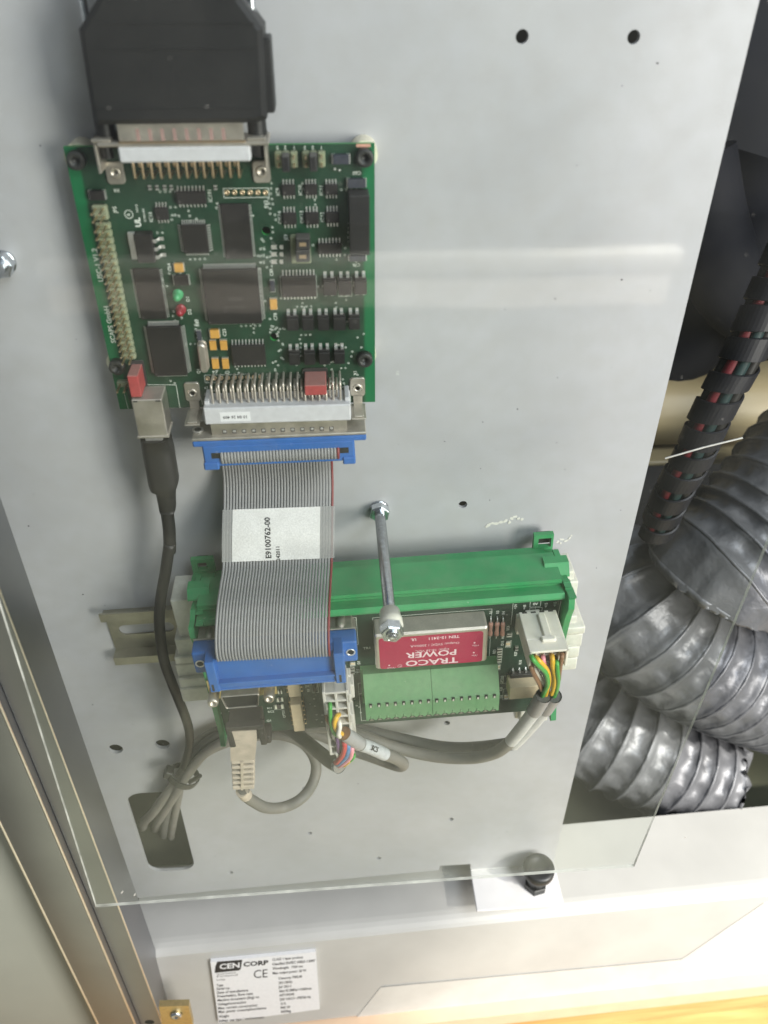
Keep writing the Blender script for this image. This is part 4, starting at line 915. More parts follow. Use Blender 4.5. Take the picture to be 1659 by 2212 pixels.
tt('+Vin',868,815,1.7); tt('-Vin',862,880,1.7); tt('-Vout',318,962,1.7); tt('R',372,950,1.2); tt('UL',462,777,2.0,bold=.04)
for q in ((860,798),(855,862),(303,946)): p = al('I',*q,zt); mb.prism(circ((p.x,p.y),.42,10),zt,zt+.02)
p = al('I',372,950,zt); n_ = 14; vs = [(p.x+r_*cos(2*pi*i/n_),p.y+r_*sin(2*pi*i/n_),zt) for r_ in (.85,.98) for i in range(n_)]; mb.add(vs,[(i,(i+1)%n_,n_+(i+1)%n_,n_+i) for i in range(n_)])
mp('label_print', mb, 'traco_print', trc and mod, stuff=True) if False else part('label_print', mb, 'traco_print', trc, root=mod, local=True)
# screw terminal strip, two blocks of eight
hS = 49.5
xa = al('I',182,1215,hS).x; xb2 = al('I',990,1145,hS).x; pt = (xb2-xa)/15
yc = (al('I',182,1215,hS).y+al('I',990,1145,hS).y)/2
yt2 = (al('I',135,1000,41).y+al('I',975,935,41).y)/2; ybt = (al('I',170,1305,hS).y+al('I',1030,1245,hS).y)/2
yff = yc+1.5
for k in range(2):
    X0 = xa-pt*.5+(8*k)*pt+(.06 if k else -.6); X1_ = X0+8*pt-.12+(.6 if k == 0 else .6)
    mb = MB().prism([(yt2,HM+.1),(yt2,41.5),(yff+.6,48.6),(yff-.4,hS),(ybt+.3,hS),(ybt,hS-.4),(ybt,HM+.1)], X0, X1_, 0, TX)
    mb.prism([(yt2+.02,HM+.1),(yt2+.02,38),(ybt-1,38),(ybt-1,HM+.1)], X0-1.2 if k == 0 else X0+.2, X0+.1 if k == 0 else X0+.3, 0, TX)
    tb = mp('terminal_block', mb, 'terminal_green')
    for i in range(8):
        x = xa+(8*k+i)*pt
        mb = MB().box((x-.75,yc-.9,hS-.02),(x+.75,yc+1.7,hS+.03),0); mb.box((x-.42,yc-.7,hS+.03),(x+.42,yc+.5,hS+.4),1,.1); mb.prism(circ((x,yc+.5),.40,8),hS+.3,hS+.5,1)
        part('test_contact', mb, ['dark_slot','tin'], tb, root=mod, local=True)
        mb = MB().prism([(x+.5*cos(g),ybt+2.2+1.0*sin(g)) for g in [2*pi*q/8 for q in range(8)]],hS,hS+.3,0,bev=.15); part('nub', mb, 'terminal_green', tb, root=mod, local=True)
        mb = MB().prism([(x+1.42*cos(g),ybt+.25+1.25*max(0,sin(g))) for g in [2*pi*q/16 for q in range(16)] if sin(g) > -.01],hS-.02,hS+.04,0); mb.prism([(x+1.0*cos(g),ybt+.27+.75*max(0,sin(g))) for g in [2*pi*q/16 for q in range(16)] if sin(g) > -.01],hS+.04,hS+.07,1); mb.box((x-.9,ybt+.5,hS+.07),(x+.9,ybt+.72,hS+.1),0)
        part('clamp_screw', mb, ['dark_slot','dsub_tin'], tb, root=mod, local=True)
# axial resistors
for px_ in (968,1010,1048):
    a, b = al('I',px_,640,HM+1.4), al('I',px_-10,770,HM+1.4); mb = MB().tube([(a.x,a.y,HM),(a.x,a.y,HM+1.2),(a.x,a.y-.6,HM+1.6),(b.x,b.y+.6,HM+1.6),(b.x,b.y,HM+1.2),(b.x,b.y,HM)],.3,6,1)
    ym = (a.y+b.y)/2; T = Matrix.Translation((a.x,ym,HM+1.6)) @ Matrix.Rotation(pi/2,4,'X'); L_ = (a.y-b.y)*.30
    mb.lathe([(.3,-L_-.3),(1.0,-L_),(1.05,-L_*.6),(.85,-L_*.4),(.85,L_*.4),(1.05,L_*.6),(1.0,L_),(.3,L_+.3)],10,0,T)
    mp('resistor', mb, ['resistor_body','tin'])
mb = MB(); 
# small surface parts on the module
for c_,p0,p1 in (('I',(1010,838),(1038,860)),('I',(1012,872),(1035,892)),('I',(1010,905),(1032,925)),('I',(1000,945),(1025,970)),('I',(1075,740),(1100,758)),('I',(1068,790),(1092,822)),('I',(1128,825),(1145,850)),('I',(1055,1140),(1078,1165))): smd(c_,p0,p1,.9,'y','relay_cream' if p0[1] in (790,1140,945) else 'print_grey',.28,'resistor',out=.02,root=mod,h0=HM)
for p0,p1 in (((595,28),(655,65)),((600,95),(650,135)),((600,140),(650,178))): smd('V',p0,p1,.9,'y','relay_cream' if p0[1] < 50 else 'print_grey',.3,'resistor',out=.02,root=mod,h0=HM)
for p0,p1 in (((805,342),(900,375)),((830,270),(895,298)),((840,190),(885,220))): smd('T',p0,p1,.8,'x','print_grey',.25,'resistor',out=.02,root=mod,h0=HM)
# optocouplers and relays
def dip(c, p0, p1, h1, n, sides, body, nm, ph=.9):
    A_, B2 = al(c,*p0,h1), al(c,*p1,h1); x0_,x1_ = sorted((A_.x,B2.x)); y0_,y1__ = sorted((A_.y,B2.y))
    o = mp(nm, MB().box((x0_,y0_,HM+.5),(x1_,y1__,h1),0,.25), body)
    for i in range(n):
        if sides == 'lr':
            yy_ = y0_+(i+.5)*(y1__-y0_)/n
            for xx_,s_ in ((x0_,-1),(x1_,1)):
                mb = MB().box((xx_,yy_-.35,HM+2.6),(xx_+s_*1.0,yy_+.35,HM+2.9)).box((xx_+s_*.8,yy_-.35,HM),(xx_+s_*1.05,yy_+.35,HM+2.9)); part('leg', mb, 'gold_pin' if body == 'relay_cream' else 'solder', o, root=mod, local=True)
        else:
            xx_ = x0_+(i+.5)*(x1_-x0_)/n
            mb = MB().box((xx_-.45,y1__,HM+1.6),(xx_+.45,y1__+1.1,HM+1.9)).box((xx_-.45,y1__+.9,HM),(xx_+.45,y1__+1.2,HM+1.9)).box((xx_-.3,y1__+1.2,HM+.02),(xx_+.3,y1__+2.0,HM+.3)); part('leg', mb, 'solder', o, root=mod, local=True)
    return o
o = dip('T',(930,90),(1085,250),HM+5,4,'lr','relay_cream','optocoupler'); o['label'] = 'upper cream optocoupler'
o = dip('T',(968,340),(1125,612),HM+6,6,'lr','relay_cream','optocoupler'); o['label'] = 'lower cream optocoupler'
dip('X',(435,1030),(840,1100),HM+3.0,5,'t','opto_black','chip')
dip('X',(425,1190),(870,1310),HM+8.5,5,'t','relay_cream','relay')
# transparent diode by R8
a = al('T',1225,150,HM+1); T = Matrix.Translation((a.x,a.y,HM+1)) @ Matrix.Rotation(pi/2,4,'X')
mp('diode', MB().lathe([(.2,-6),(.2,-2.6),(.9,-2.2),(.9,2.2),(.2,2.6),(.2,6)],10,0,T), 'opto_black')
# D-sub carrying the blue connector
cm = ML(cB)
mb = MB().box((cm.x-34.5,cm.y-6.1,46),(cm.x+34.5,cm.y+6.1,46.9),0,.2).box((cm.x-27,cm.y-5,HM+.1),(cm.x+27,cm.y+5,46),0,.4)
for s_ in (-1,1): 
    mb.box((cm.x+s_*34.2-1.2,cm.y-5.8,HM+.1),(cm.x+s_*34.2+1.2,cm.y+5.8,46.2),0,.2) if False else None
    mb.box((cm.x+s_*30.5-2.5,cm.y+3.2,HM+.1),(cm.x+s_*30.5+2.5,cm.y+5.6,46.1),0,.3)
    T = Matrix.Translation((cm.x+s_*28.2,cm.y+4.2,45)); mb.lathe([(2.4,-8),(2.4,-1),(1.8,.6),(.02,1.4)],12,0,T)
ds = mp('ribbon_socket', mb, 'dsub_tin')
for s_ in (-1,1): part('nut', MB().prism(hexp((cm.x+s_*31.75,cm.y),4.8),HM+.1,46.8), 'dsub_tin', ds, root=mod, local=True)
# nine-way connector
HD = 52.0
jl, jr = al('T',160,350,HD), al('T',750,298,HD); cx9, cy9 = (jl.x+jr.x)/2, (jl.y+jr.y)/2+1.2
mb = MB().box((cx9-15.4,cy9-6.2,43),(cx9+15.4,cy9+6.2,43.8),0,.2).box((cx9-9.5,cy9-5.5,HM+.1),(cx9+9.5,cy9+5.5,43),0,.4)
dsh = [(-8.6,3.6),(-8.2,4.3),(8.2,4.3),(8.6,3.6),(7.4,-3.6),(6.8,-4.2),(-6.8,-4.2),(-7.4,-3.6)]
def dring(k): return [(cx9+x*k,cy9+y*(k if k > .99 else k*.96)) for x,y in dsh]
o9 = mp('serial_socket', mb, 'brass')
mb = MB(); n_ = 8; vs = [(x,y,43.8) for x,y in dring(1)]+[(x,y,51.6) for x,y in dring(1)]+[(x,y,52.0) for x,y in dring(.97)]+[(x,y,51.8) for x,y in dring(.93)]+[(x,y,46) for x,y in dring(.93)]
mb.add(vs,[(k*n_+i,k*n_+(i+1)%n_,(k+1)*n_+(i+1)%n_,(k+1)*n_+i) for k in range(4) for i in range(n_)]+[tuple(32+i for i in range(8))],0,False)
part('metal_shell', mb, 'dsub_tin', o9, root=mod, local=True); part('plug_insert', MB().prism(dring(.90), 44, 51.4), 'opto_black', o9, root=mod, local=True)
for s_ in (-1,1):
    T = Matrix.Translation((cx9+s_*12.5,cy9,0)); mb = MB().lathe([(2.5,43.8),(2.5,51),(2.2,52),(1.3,52),(1.2,50),(.02,50)],6 if False else 12,0,T); part('jack_post', mb, 'dsub_tin', o9, root=mod, local=True)
# white power header under the right plug
a = al('X',485,210,HM); b = al('X',1020,190,HM); mx0, mx1 = a.x, b.x; my = (a.y+b.y)/2
mb = MB().box((mx0+.6,my-9.5,HM+.1),(mx1-.2,my+.2,HM+4),0,.3)
hw = mp('power_header', mb, 'nylon')
p = al('X',755,175,HM+5); part('latch', MB().box((p.x-3.2,my+.4,HM+.1),(p.x+3.2,my+2.0,HM+5.5),0,.3), 'nylon', hw, root=mod, local=True)
# white signal header under the left plug
a = al('V',245,265,HM+6); b = al('V',660,1240,HM+6); c2 = al('V',640,250,HM+3)
sx0, sx1, syt, syb = a.x, c2.x, a.y, al('V',330,1240,HM+8).y
mb = MB().box((sx0,syb,HM+.1),(sx1-3,syt+3.5,HM+9),0,.4).box((sx1-3.2,syb+2,HM+.1),(sx1-1.2,syt+1,HM+5),0,.3).box((sx1-2.6,syt-9,HM+3),(sx1,syt,HM+10),0,.4)
sh_ = mp('signal_header', mb, 'nylon_dusty')
# silkscreen of the module
mb = MB(); z = HM+.03
def mt(s_, c_, x_, y_, size=1.8, rot=90, bold=.03): p = al(c_,x_,y_,HM); mb.text(s_,(p.x,p.y,z),size,rot,bold=bold)
for s_,c_,x_,y_ in (('R1','I',968,598),('R3','I',1012,598),('R4','I',1050,603),('SC6','I',1080,702),('R2','I',1045,762),('D11','I',1043,800),('R21','I',990,855),('D12','I',985,905),('D13','I',980,955),('R27','I',1130,870),('R18','I',1160,925),('OPTO3','I',1040,1040),('R28','I',1034,1100),('D8','I',1036,1150),('+24','I',1128,562),('+48','I',1187,565),('+15','I',1328,552),('+15','I',1386,545),('In_0','I',938,905),('D3','V',708,30),('R17','V',700,140),('R8','V',52,395),('OPTO1','T',905,430)): mt(s_,c_,x_,y_)
mt('TR1','I',158,833,2.1,0); mt('0V','I',1258,545,2.0,0); mt('SC2','T',768,408,1.9,0); mt('Q1','T',748,502,1.9,0); mt('R11','T',755,370,1.6,0); mt('R31','T',225,425,1.5,0); mt('2V','V',30,340,1.8,0)
def mframe(c_, x0_, y0_, x1_, y1__, w=.2):
    A_, B2 = al(c_,x0_,y0_,HM), al(c_,x1_,y1__,HM); q = [(A_.x,A_.y),(B2.x,A_.y),(B2.x,B2.y),(A_.x,B2.y)]
    for i in range(4): line(q[i],q[(i+1)%4],w)
mframe('I',195,635,950,1000); mframe('I',1225,528,1290,560); mframe('I',100,1062,970,1240)
line(al('I',1112,540,HM),al('I',1098,680,HM),.22); line(al('I',1425,525,HM),al('I',1400,640,HM),.22); line(al('I',1258,560,HM),al('I',1258,578,HM),.2); mframe('I',1222,572,1300,590)
mframe('H',612,572,1600,660); mframe('V',88,275,180,420)
for q in ((1010,835,1040,865),(1008,868,1038,898),(1005,900,1035,930),(998,942,1028,975),(1072,735,1103,760),(1065,785,1096,828),(1050,1015,1082,1060),(1048,1100,1080,1168)): mframe('I',*q,.16)
for q in ((590,25,660,70),(592,92,655,180)): mframe('V',*q,.16)
for q in ((795,338,908,380),(820,266,900,300)): mframe('T',*q,.16)
def mvias(x0_,y0_,x1_,y1__,n):
    for _ in range(n): ring((random.uniform(x0_,x1_),random.uniform(y0_,y1__)),.3,.5,8)
mvias(xL+5,pbot+3,xL+14,pbot+20,10); mvias(xL+45,pbot+3,xL+58,pbot+25,12); mvias(xL+66,pbot+4,xL+70,pbot+40,6); mvias(xR-22,pbot+10,xR-8,pbot+30,8)
mp('silkscreen', mb, 'silk', stuff=True)
# ------------------------------------------------------------------ signal plug SC5 (left white plug, many wires)
sg = thing('signal_cable', 'grey cable tagged SC5 ending in a tall white plug with many coloured wires', 'cable', (78,-245,50), PHI)
SL = lambda v: toloc(sg, v)
def sp(name, mb, mats, parent=None, **k): return part(name, mb, mats, parent or sg, root=sg, **k)
hP = 58.0
a = SL(at('V',222,425,hP)); b = SL(at('V',575,395,hP)); d = SL(at('V',280,1250,hP)); e = SL(at('V',600,900,hP))
x0, x1, y1p, y0p = a.x, b.x-.2, (a.y+b.y)/2, d.y
def locp(name, mb, mats, parent=None, **k): return part(name, mb, mats, parent or sg, root=sg, local=True, **k)
nr = 8; ch = (y1p-y0p-2.0)/nr
mb = MB()
hz = hP-50
mb.box((x0,y0p,-5),(x1,y1p,hz-6),0,.3); mb.box((x0,y0p,hz-6.2),(x0+1.3,y1p,hz),0,.25); mb.box((x1-1.3,y0p,hz-6.2),(x1,y1p,hz),0,.25)
for i in range(nr+1): mb.box((x0+.6,y0p+i*ch+.2,hz-6.2),(x1-.6,y0p+i*ch+1.4,hz-.15),0,.2)
mb.box(((x0+x1)/2-.6,y0p+.5,hz-6.2),((x0+x1)/2+.6,y1p-.5,hz-.2),0,.2)
mb.box((x1-.4,y1p-8,hz-8),(x1+1.0,y1p-2.5,hz+.2),0,.3); mb.box((x1-.4,y1p-22,hz-8),(x1+1.2,y1p-16,hz+.2),0,.3)
locp('plug', mb, 'nylon_dusty')
def wire(root, col_, pts, rr=.95, n=8, name='wire'):
    mb = MB().tube(spl(pts,6), rr, n); return part(name, mb, 'wire_'+col_, root)
def V(x,y,h): return at('V',x,y,h)
m1 = V(520,1000,60)                       # mouth of the upper sheath
m2 = V(450,1370,52)                       # mouth of the lower sheath
wire(sg,'green',[V(322,545,52),V(330,585,59.5),V(335,740,61),V(350,860,61.5),V(395,960,61),V(470,1000,60)])
wire(sg,'brown',[V(300,690,52),V(285,730,58),V(300,790,60),V(345,850,60),V(420,930,59)])
wire(sg,'yellow',[V(462,705,54),V(425,725,60.5),V(393,800,62.5),V(400,880,62.5),V(460,945,61),V(515,985,58.5)],1.15)
wire(sg,'white',[V(425,790,55),V(446,800,62),V(458,870,64),V(440,960,64),V(455,1000,62)],1.05)
wire(sg,'grey',[V(330,880,52),V(350,920,58),V(380,1000,59),V(430,1060,58)])
wire(sg,'violet',[V(400,960,54),V(420,1010,59.5),V(430,1090,60),V(440,1190,58),V(450,1280,55),V(450,1350,50)])
for k,(cl,dx) in enumerate((('red',0),('blue',46),('pink',96))):
    wire(sg,cl,[V(500+dx*.7,1020+dx*.4,54),V(512+dx,1070+dx*.5,60-k),V(520+dx*.98,1140+dx*.45,61-k*.8),V(490+dx,1240+dx*.35,59.5-k*.8),V(430+dx*.7,1320+dx*.32,57-k*.8),V(405+dx*.45,1340+dx*.4,53-k*.5)],1.25)
wire(sg,'green',[V(635,1200,52),V(640,1260,55),V(600,1310,54),V(520,1370,50)],.9)
wire(sg,'yellow',[V(600,1280,54),V(575,1330,54),V(510,1380,51)],.8)
wire(sg,'white',[V(380,1185,55),V(415,1210,58),V(440,1260,57),V(450,1330,53)],.9)
# upper sheath: shrink sleeve, tag, cable turning back at the right and running left behind the plug
def JK(c,x,y,h): return at(c,x,y,h)
A1, A2, A3 = V(525,965,59), V(700,1085,56), V(1040,1225,50)
A4 = V(1255,1315,44)
up = spl([V(515,955,59.5),A2,V(880,1150,53),A3,V(1200,1290,46)],6)
sp('cable', MB().tube(spl([A2,V(880,1150,53),A3,V(1180,1280,46.5),V(1285,1345,42),V(1250,1385,35),V(1100,1345,29),V(880,1265,24),V(700,1205,20),V(560,1140,17),V(300,1020,14),V(60,930,12),V(-150,860,11)],6), 3.0, 12), 'cable_grey')
sp('shrink_sleeve', MB().tube(spl([V(512,952,59.8),V(600,1015,58),V(715,1092,55.6)],4), lambda t: 3.45-.1*t, 14, caps=False), 'shrink_grey')
sp('sleeve_mouth', MB().tube([V(512,952,59.8),V(535,968,59.4)], 3.25, 12), 'wire_brown')
sp('cable_tag', MB().tube(spl([V(735,1098,55.4),V(880,1150,53),V(1045,1228,49.8)],5), 3.2, 14, caps=False), 'tag_grey')
p0, p1 = V(735,1098,55.4), V(1045,1228,49.8); t = (p1-p0).normalized(); vw = (CAM-V(870,1140,54)).normalized(); nr_ = (vw-t*vw.dot(t)).normalized(); bt_ = nr_.cross(t)
o_ = V(845,1134,53.6)+nr_*3.45
T = Matrix(((t.x,bt_.x,nr_.x,o_.x),(t.y,bt_.y,nr_.y,o_.y),(t.z,bt_.z,nr_.z,o_.z),(0,0,0,1)))
tg = sp('tag_print', MB().text('SC5',(0,.1,0),3.4,0,T=T,bold=.03), 'ink')
# lower sheath that carries the red, blue and pink wires
sp('cable', MB().tube(spl([m2,V(330,1310,46),V(220,1230,38),V(90,1120,30),V(-60,1000,22),V(-250,880,16),V(-420,850,12)],6), lambda t: 3.9-.7*t, 12), 'cable_grey')
sp('sleeve_mouth', MB().tube([V(462,1378,52.4),V(430,1360,51)], 4.0, 12, caps=False), 'tag_grey')
# ------------------------------------------------------------------ power plug SC6 on the right
pw = thing('power_cable', 'pair of grey cables ending in a wide white plug with green, yellow and brown wires', 'cable', (180,-215,50), PHI)
PL = lambda v: toloc(pw, v)
def pp(name, mb, mats, parent=None, **k): return part(name, mb, mats, parent or pw, root=pw, local=True, **k)
hF = 64.0
fa, fb, fc, fd = (PL(at('X',*q,hF)) for q in ((682,745),(1200,668),(1190,910),(640,940)))
ba, bb = PL(at('X',490,215,HM+3)), PL(at('X',1018,190,HM+3))
yT_ = (fa.y+fb.y)/2; yB_ = (fc.y+fd.y)/2; xw0, xw1 = fa.x, fb.x
z0_, z1_ = HM+4-50, hF-50
mb = MB()
mb.box((xw0,yB_,z0_),(xw1,yT_,z1_-7),0,.3)
for q in (((xw0,yB_,z1_-7.2),(xw0+1.1,yT_,z1_)),((xw1-1.1,yB_,z1_-7.2),(xw1,yT_,z1_)),((xw0,yT_-1.2,z1_-7.2),(xw1,yT_,z1_)),((xw0,yB_,z1_-7.2),(xw1,yB_+.9,z1_-1.0))): mb.box(*q,0,.25)
for i in range(1,5): mb.box((xw0+i*(xw1-xw0)/5-.4,yB_+.4,z1_-7.2),(xw0+i*(xw1-xw0)/5+.4,yT_-.4,z1_-1.2),0,.15)
mb.box((xw0,(yT_+yB_)/2-.4,z1_-7.2),(xw1,(yT_+yB_)/2+.4,z1_-2.5),0,.15)
plug = pp('plug', mb, 'nylon')
cxp = xw0+(xw1-xw0)*.56
pp('latch', MB().box((cxp-1.6,yT_-.2,z0_+3),(cxp+1.6,yT_+1.5,z1_-5),0,.4).box((cxp-3,yT_-.2,z1_-7.5),(cxp+3,yT_+1.7,z1_-4.8),0,.4), 'nylon', plug)
mb = MB()
for i in range(4):
    x = xw0+(i+.65)*(xw1-xw0)/4.3; mb.box((x-1.1,yT_-.05,z0_+.4),(x+1.1,yT_+.06,z0_+1.2))
pp('notches', mb, 'dark_slot', plug, stuff=True)
def X(x,y,h): return at('X',x,y,h)
S1, S2 = X(860,1300,58), X(995,1300,57)
for cl,pts in (('green',[X(705,760,60),X(712,800,66.5),X(790,890,67),X(890,990,66),X(918,1130,63.5),X(880,1230,61),X(845,1300,58)]),
 ('yellow',[X(740,755,59),X(780,810,65.5),X(860,890,66),X(925,990,64.5),X(938,1110,62),X(905,1240,59),X(880,1310,57)]),
 ('pink',[X(855,760,59),X(858,800,64.5),X(868,860,64.5),X(910,960,62),X(935,1060,60)]),
 ('grey',[X(890,840,60),X(915,880,64),X(960,980,63.5),X(980,1090,62),X(950,1210,60)]),
 ('yellow',[X(968,745,60),X(978,800,66),X(985,900,66),X(1010,1020,64.5),X(1005,1140,62.5),X(965,1270,59)]),
 ('green',[X(1020,830,61),X(1035,860,66),X(1045,980,66),X(1055,1090,64),X(1035,1210,61),X(1000,1300,57.5)]),
 ('brown',[X(1102,735,60),X(1105,770,65.5),X(1085,880,65),X(1068,1000,63),X(1060,1080,61)]),
 ('brown',[X(690,855,58),X(695,900,63.5),X(740,1010,63.5),X(800,1120,61.5),X(845,1220,59.5)]),
 ('white',[X(720,860,58),X(745,920,63),X(800,1020,62),X(850,1100,60.5),X(865,1180,59)]),
 ('grey',[X(700,880,57),X(725,960,61),X(780,1080,60),X(835,1190,58)])): wire(pw,cl,pts,1.05)
for k_,(s0,off) in enumerate(((S1,(0,0,0)),(S2,(4.6,1.2,-2.5)))):
    o_ = Vector(off)
    sh = [X(865,1290,58.5),X(745,1490,54)] if k_ == 0 else [X(1000,1290,57.5),X(880,1470,52.5)]
    part('shrink_sleeve', MB().tube([sh[0],(sh[0]+sh[1])/2,sh[1]], 3.7, 14, caps=False), 'shrink_grey', pw)
    part('sleeve_mouth', MB().tube([sh[0]+(sh[1]-sh[0])*.03,sh[0]+(sh[1]-sh[0])*.1], 3.4, 12), 'cable_dark', pw)
    part('cable_end', MB().tube(spl([sh[1]-(sh[1]-sh[0])*.3,sh[1]]+([at('K',1290,400,50),at('K',1225,480,46.5)] if k_ == 0 else [at('K',1345,390,48),at('K',1240,500,43.5)]),4), 3.15, 14, caps=False), 'cable_light', pw)
part('cable', MB().tube(spl([at('K',1235,470,46.8),at('K',1150,540,43),at('K',1040,575,38),at('K',920,582,32),at('K',780,572,27),at('K',640,545,23),at('K',480,500,20),at('K',320,440,18),at('K',150,400,16),at('K',-60,395,14)],6), 3.1, 12), 'cable_grey', pw)
part('cable', MB().tube(spl([at('K',1250,490,43.5),at('K',1160,505,36),at('K',1020,520,27),at('K',880,522,20),at('K',740,505,15),at('K',600,475,12),at('K',450,440,10),at('K',300,408,9),at('K',150,390,9),at('K',-100,395,8.5)],6), 3.4, 12), 'cable_dark', pw)
# ------------------------------------------------------------------ serial adapter and network cable
ad = thing('serial_adapter', 'black adapter block plugged onto the nine-way socket, holding the network plug', 'adapter', (33,-240,55), PHI)
AD = lambda v: toloc(ad, v)
hA_ = 61.5
a = AD(at('T',298,575,hA_)); b = AD(at('T',680,548,hA_)); d = AD(at('T',690,750,hA_))
w_ = (b.x-a.x)
yTop = AD(at('T',480,385,50)).y
mb = MB().box((a.x+.3,a.y-10,50.5-55),(b.x-.6,(a.y+b.y)/2,hA_-55),0,.5)
part('body', mb, 'adapter_black', ad, local=True)
yM = (a.y+b.y)/2; mb = MB()
yl = d.y
mb.box((a.x-.4,yM-2.0,hA_-58),(b.x+.3,yM+.4,hA_-54.4),0,.3); mb.box((a.x-.4,yl,hA_-58),(a.x+2.2,yM-1.9,hA_-54.4),0,.3); mb.box((b.x-2.4,yl,hA_-58),(b.x+.3,yM-1.9,hA_-54.4),0,.3)
part('socket_frame', mb, 'adapter_black', ad, local=True)
a2 = AD(at('T',690,740,hA_-6)); part('latch_tab', MB().box((b.x-3.6,a2.y-2,46-55),(b.x+1.0,a2.y+3,hA_-62),0,.8), 'adapter_black', ad, local=True)
nw = thing('network_cable', 'grey network cable with a ribbed plug boot looping round below the terminal module', 'cable', (38,-285,50))
hN = 71.0
def bw(xl, xr, y, h): a = at('T',xl,y,h); b = at('T',xr,y,h); return a, b
secs = [(338,615,620,62.0),(338,622,700,61.6),(340,612,830,60.6),(342,600,930,59.8),(352,600,1020,69),(362,600,1180,67),(366,590,1232,66)]
mb = MB(); vs = []
for xl,xr,y,h in secs:
    a, b = bw(xl,xr,y,h)
    for X_,Z_ in ((a.x,h),(b.x,h),(b.x,h-9),(a.x,h-9)): vs.append((X_,a.y,Z_))
n_ = len(secs); k3 = 3
fs = [(k*4+i,k*4+4+i,k*4+4+(i+1)%4,k*4+(i+1)%4) for k in range(k3) for i in range(4)]+[(0,1,2,3),(k3*4+3,k3*4+2,k3*4+1,k3*4)]
mb.add(vs, fs); part('plug_boot', mb, 'boot_grey', nw)
mb = MB(); vs2 = []
a, b = bw(352,595,940,59); e, f_ = bw(372,585,1235,55)
mb.add([(a.x+1,a.y,h) if False else v for v,h in [((a.x+1.6,a.y,58),0),((b.x-1.6,b.y,58),0),((f_.x-1.2,f_.y,54),0),((e.x+1.2,e.y,54),0),((a.x+1.6,a.y,52),0),((b.x-1.6,b.y,52),0),((f_.x-1.2,f_.y,49),0),((e.x+1.2,e.y,49),0)]],[(0,1,2,3),(4,7,6,5),(0,4,5,1),(1,5,6,2),(2,6,7,3),(3,7,4,0)])
part('boot_core', mb, 'cable_dark', nw)
mb = MB(); ribs = [(935,965),(990,1020),(1045,1072),(1100,1126),(1150,1178),(1200,1236)]
for i,(ya,yb2) in enumerate(ribs):
    h = 59.6-(ya-935)/300*4; a, b = bw(346+i*3,592-i*.5,ya,h); q, _ = bw(350,580,yb2,h)
    rb = MB().box((a.x,q.y,h-8.5),(b.x,a.y,h),0,.35); part('rib', rb, 'boot_grey', nw)
a, b = bw(446,478,935,59.9); e, f_ = bw(450,476,1236,55.9)
part('spine', MB().add([(a.x,a.y,59.9),(b.x,b.y,59.9),(f_.x,f_.y,55.9),(e.x,e.y,55.9),(a.x,a.y,56),(b.x,b.y,56),(f_.x,f_.y,52),(e.x,e.y,52)],[(0,3,2,1),(4,5,6,7),(0,1,5,4),(1,2,6,5),(2,3,7,6),(3,0,4,7)]), 'boot_grey', nw)
def Jp(x,y,h): return at('J',x,y,h)
part('cord', MB().tube(spl([at('T',480,1225,51),at('T',500,1290,50),Jp(790,735,48),Jp(860,770,46),Jp(950,768,42),Jp(1040,725,39),Jp(1100,650,31),Jp(1122,560,24),Jp(1095,480,18),Jp(1030,420,14),Jp(930,390,12),Jp(800,395,11),Jp(680,420,10.5),Jp(560,470,10),Jp(470,545,10),Jp(420,610,10),Jp(340,700,9),Jp(265,800,3),Jp(225,840,-4),Jp(215,870,-16)],6), lambda t: 2.9, 12), 'cable_grey', nw)
part('cord_tip', MB().tube([at('T',462,1240,51.5),at('T',505,1290,50)], 3.3, 12), 'boot_grey', nw)
# cables that run from behind the module down into the slot
for k_,(pts,lbl) in enumerate(((((860,380,14),(700,395,13.5),(590,450,13.5),(510,515,13.5),(440,610,13.5),(390,690,12),(320,800,4),(290,850,-5),(282,880,-18)),'thick grey cable entering the slot, rightmost of the bundle'),
   (((820,360,10),(680,365,9.5),(560,420,9),(470,500,9.5),(415,590,8.5),(360,720,4),(330,850,-3),(325,900,-12),(325,915,-20)),'dark grey cable entering the slot in the middle of the bundle'),
   (((900,365,6),(720,340,5),(560,385,5),(460,470,6),(425,580,6),(405,700,5),(375,850,-3),(365,910,-12),(365,925,-20)),'thin pale cable at the back of the bundle entering the slot'))):
    solo('bundle_cable', MB().tube(spl([Jp(*q) for q in pts],6), (2.7,2.6,2.3)[k_], 10), ('cable_grey','cable_dark','cable_grey')[k_], lbl, 'cable', tuple(Jp(*pts[4])), group='cables tied together above the slot')
c = Jp(428,605,10); c2 = Jp(470,640,14)
ct = thing('cable_tie', 'black cable tie strapped round the cable bundle above the slot', 'cable tie', tuple(c))
d = (Jp(470,545,10)-Jp(390,660,10)).normalized(); T = Matrix.Translation(c) @ d.to_track_quat('Z','Y').to_matrix().to_4x4()
mb = MB(); n_ = 20; vs = []
for z_ in (-2.2,2.2):
    for rr in (7.2,8.0): vs += [(rr*cos(2*pi*i/n_)*1.15,rr*sin(2*pi*i/n_)*.9,z_) for i in range(n_)]
fs = []
for i in range(n_):
    j = (i+1)%n_; fs += [(i,j,n_+j,n_+i),(2*n_+i,3*n_+i,3*n_+j,2*n_+j),(n_+i,n_+j,3*n_+j,3*n_+i),(i,2*n_+i,2*n_+j,j)]
mb.add(vs, fs, 0, False, T); part('strap', mb, 'knob_black', ct)
part('head', MB().box((6.5,-3,-2.8),(11,3,2.8),0,.5,T), 'knob_black', ct)
part('tail', MB().tube([c+Vector((4,1,5)),Jp(480,625,15),Jp(515,603,17)], 1.3, 6), 'knob_black', ct)
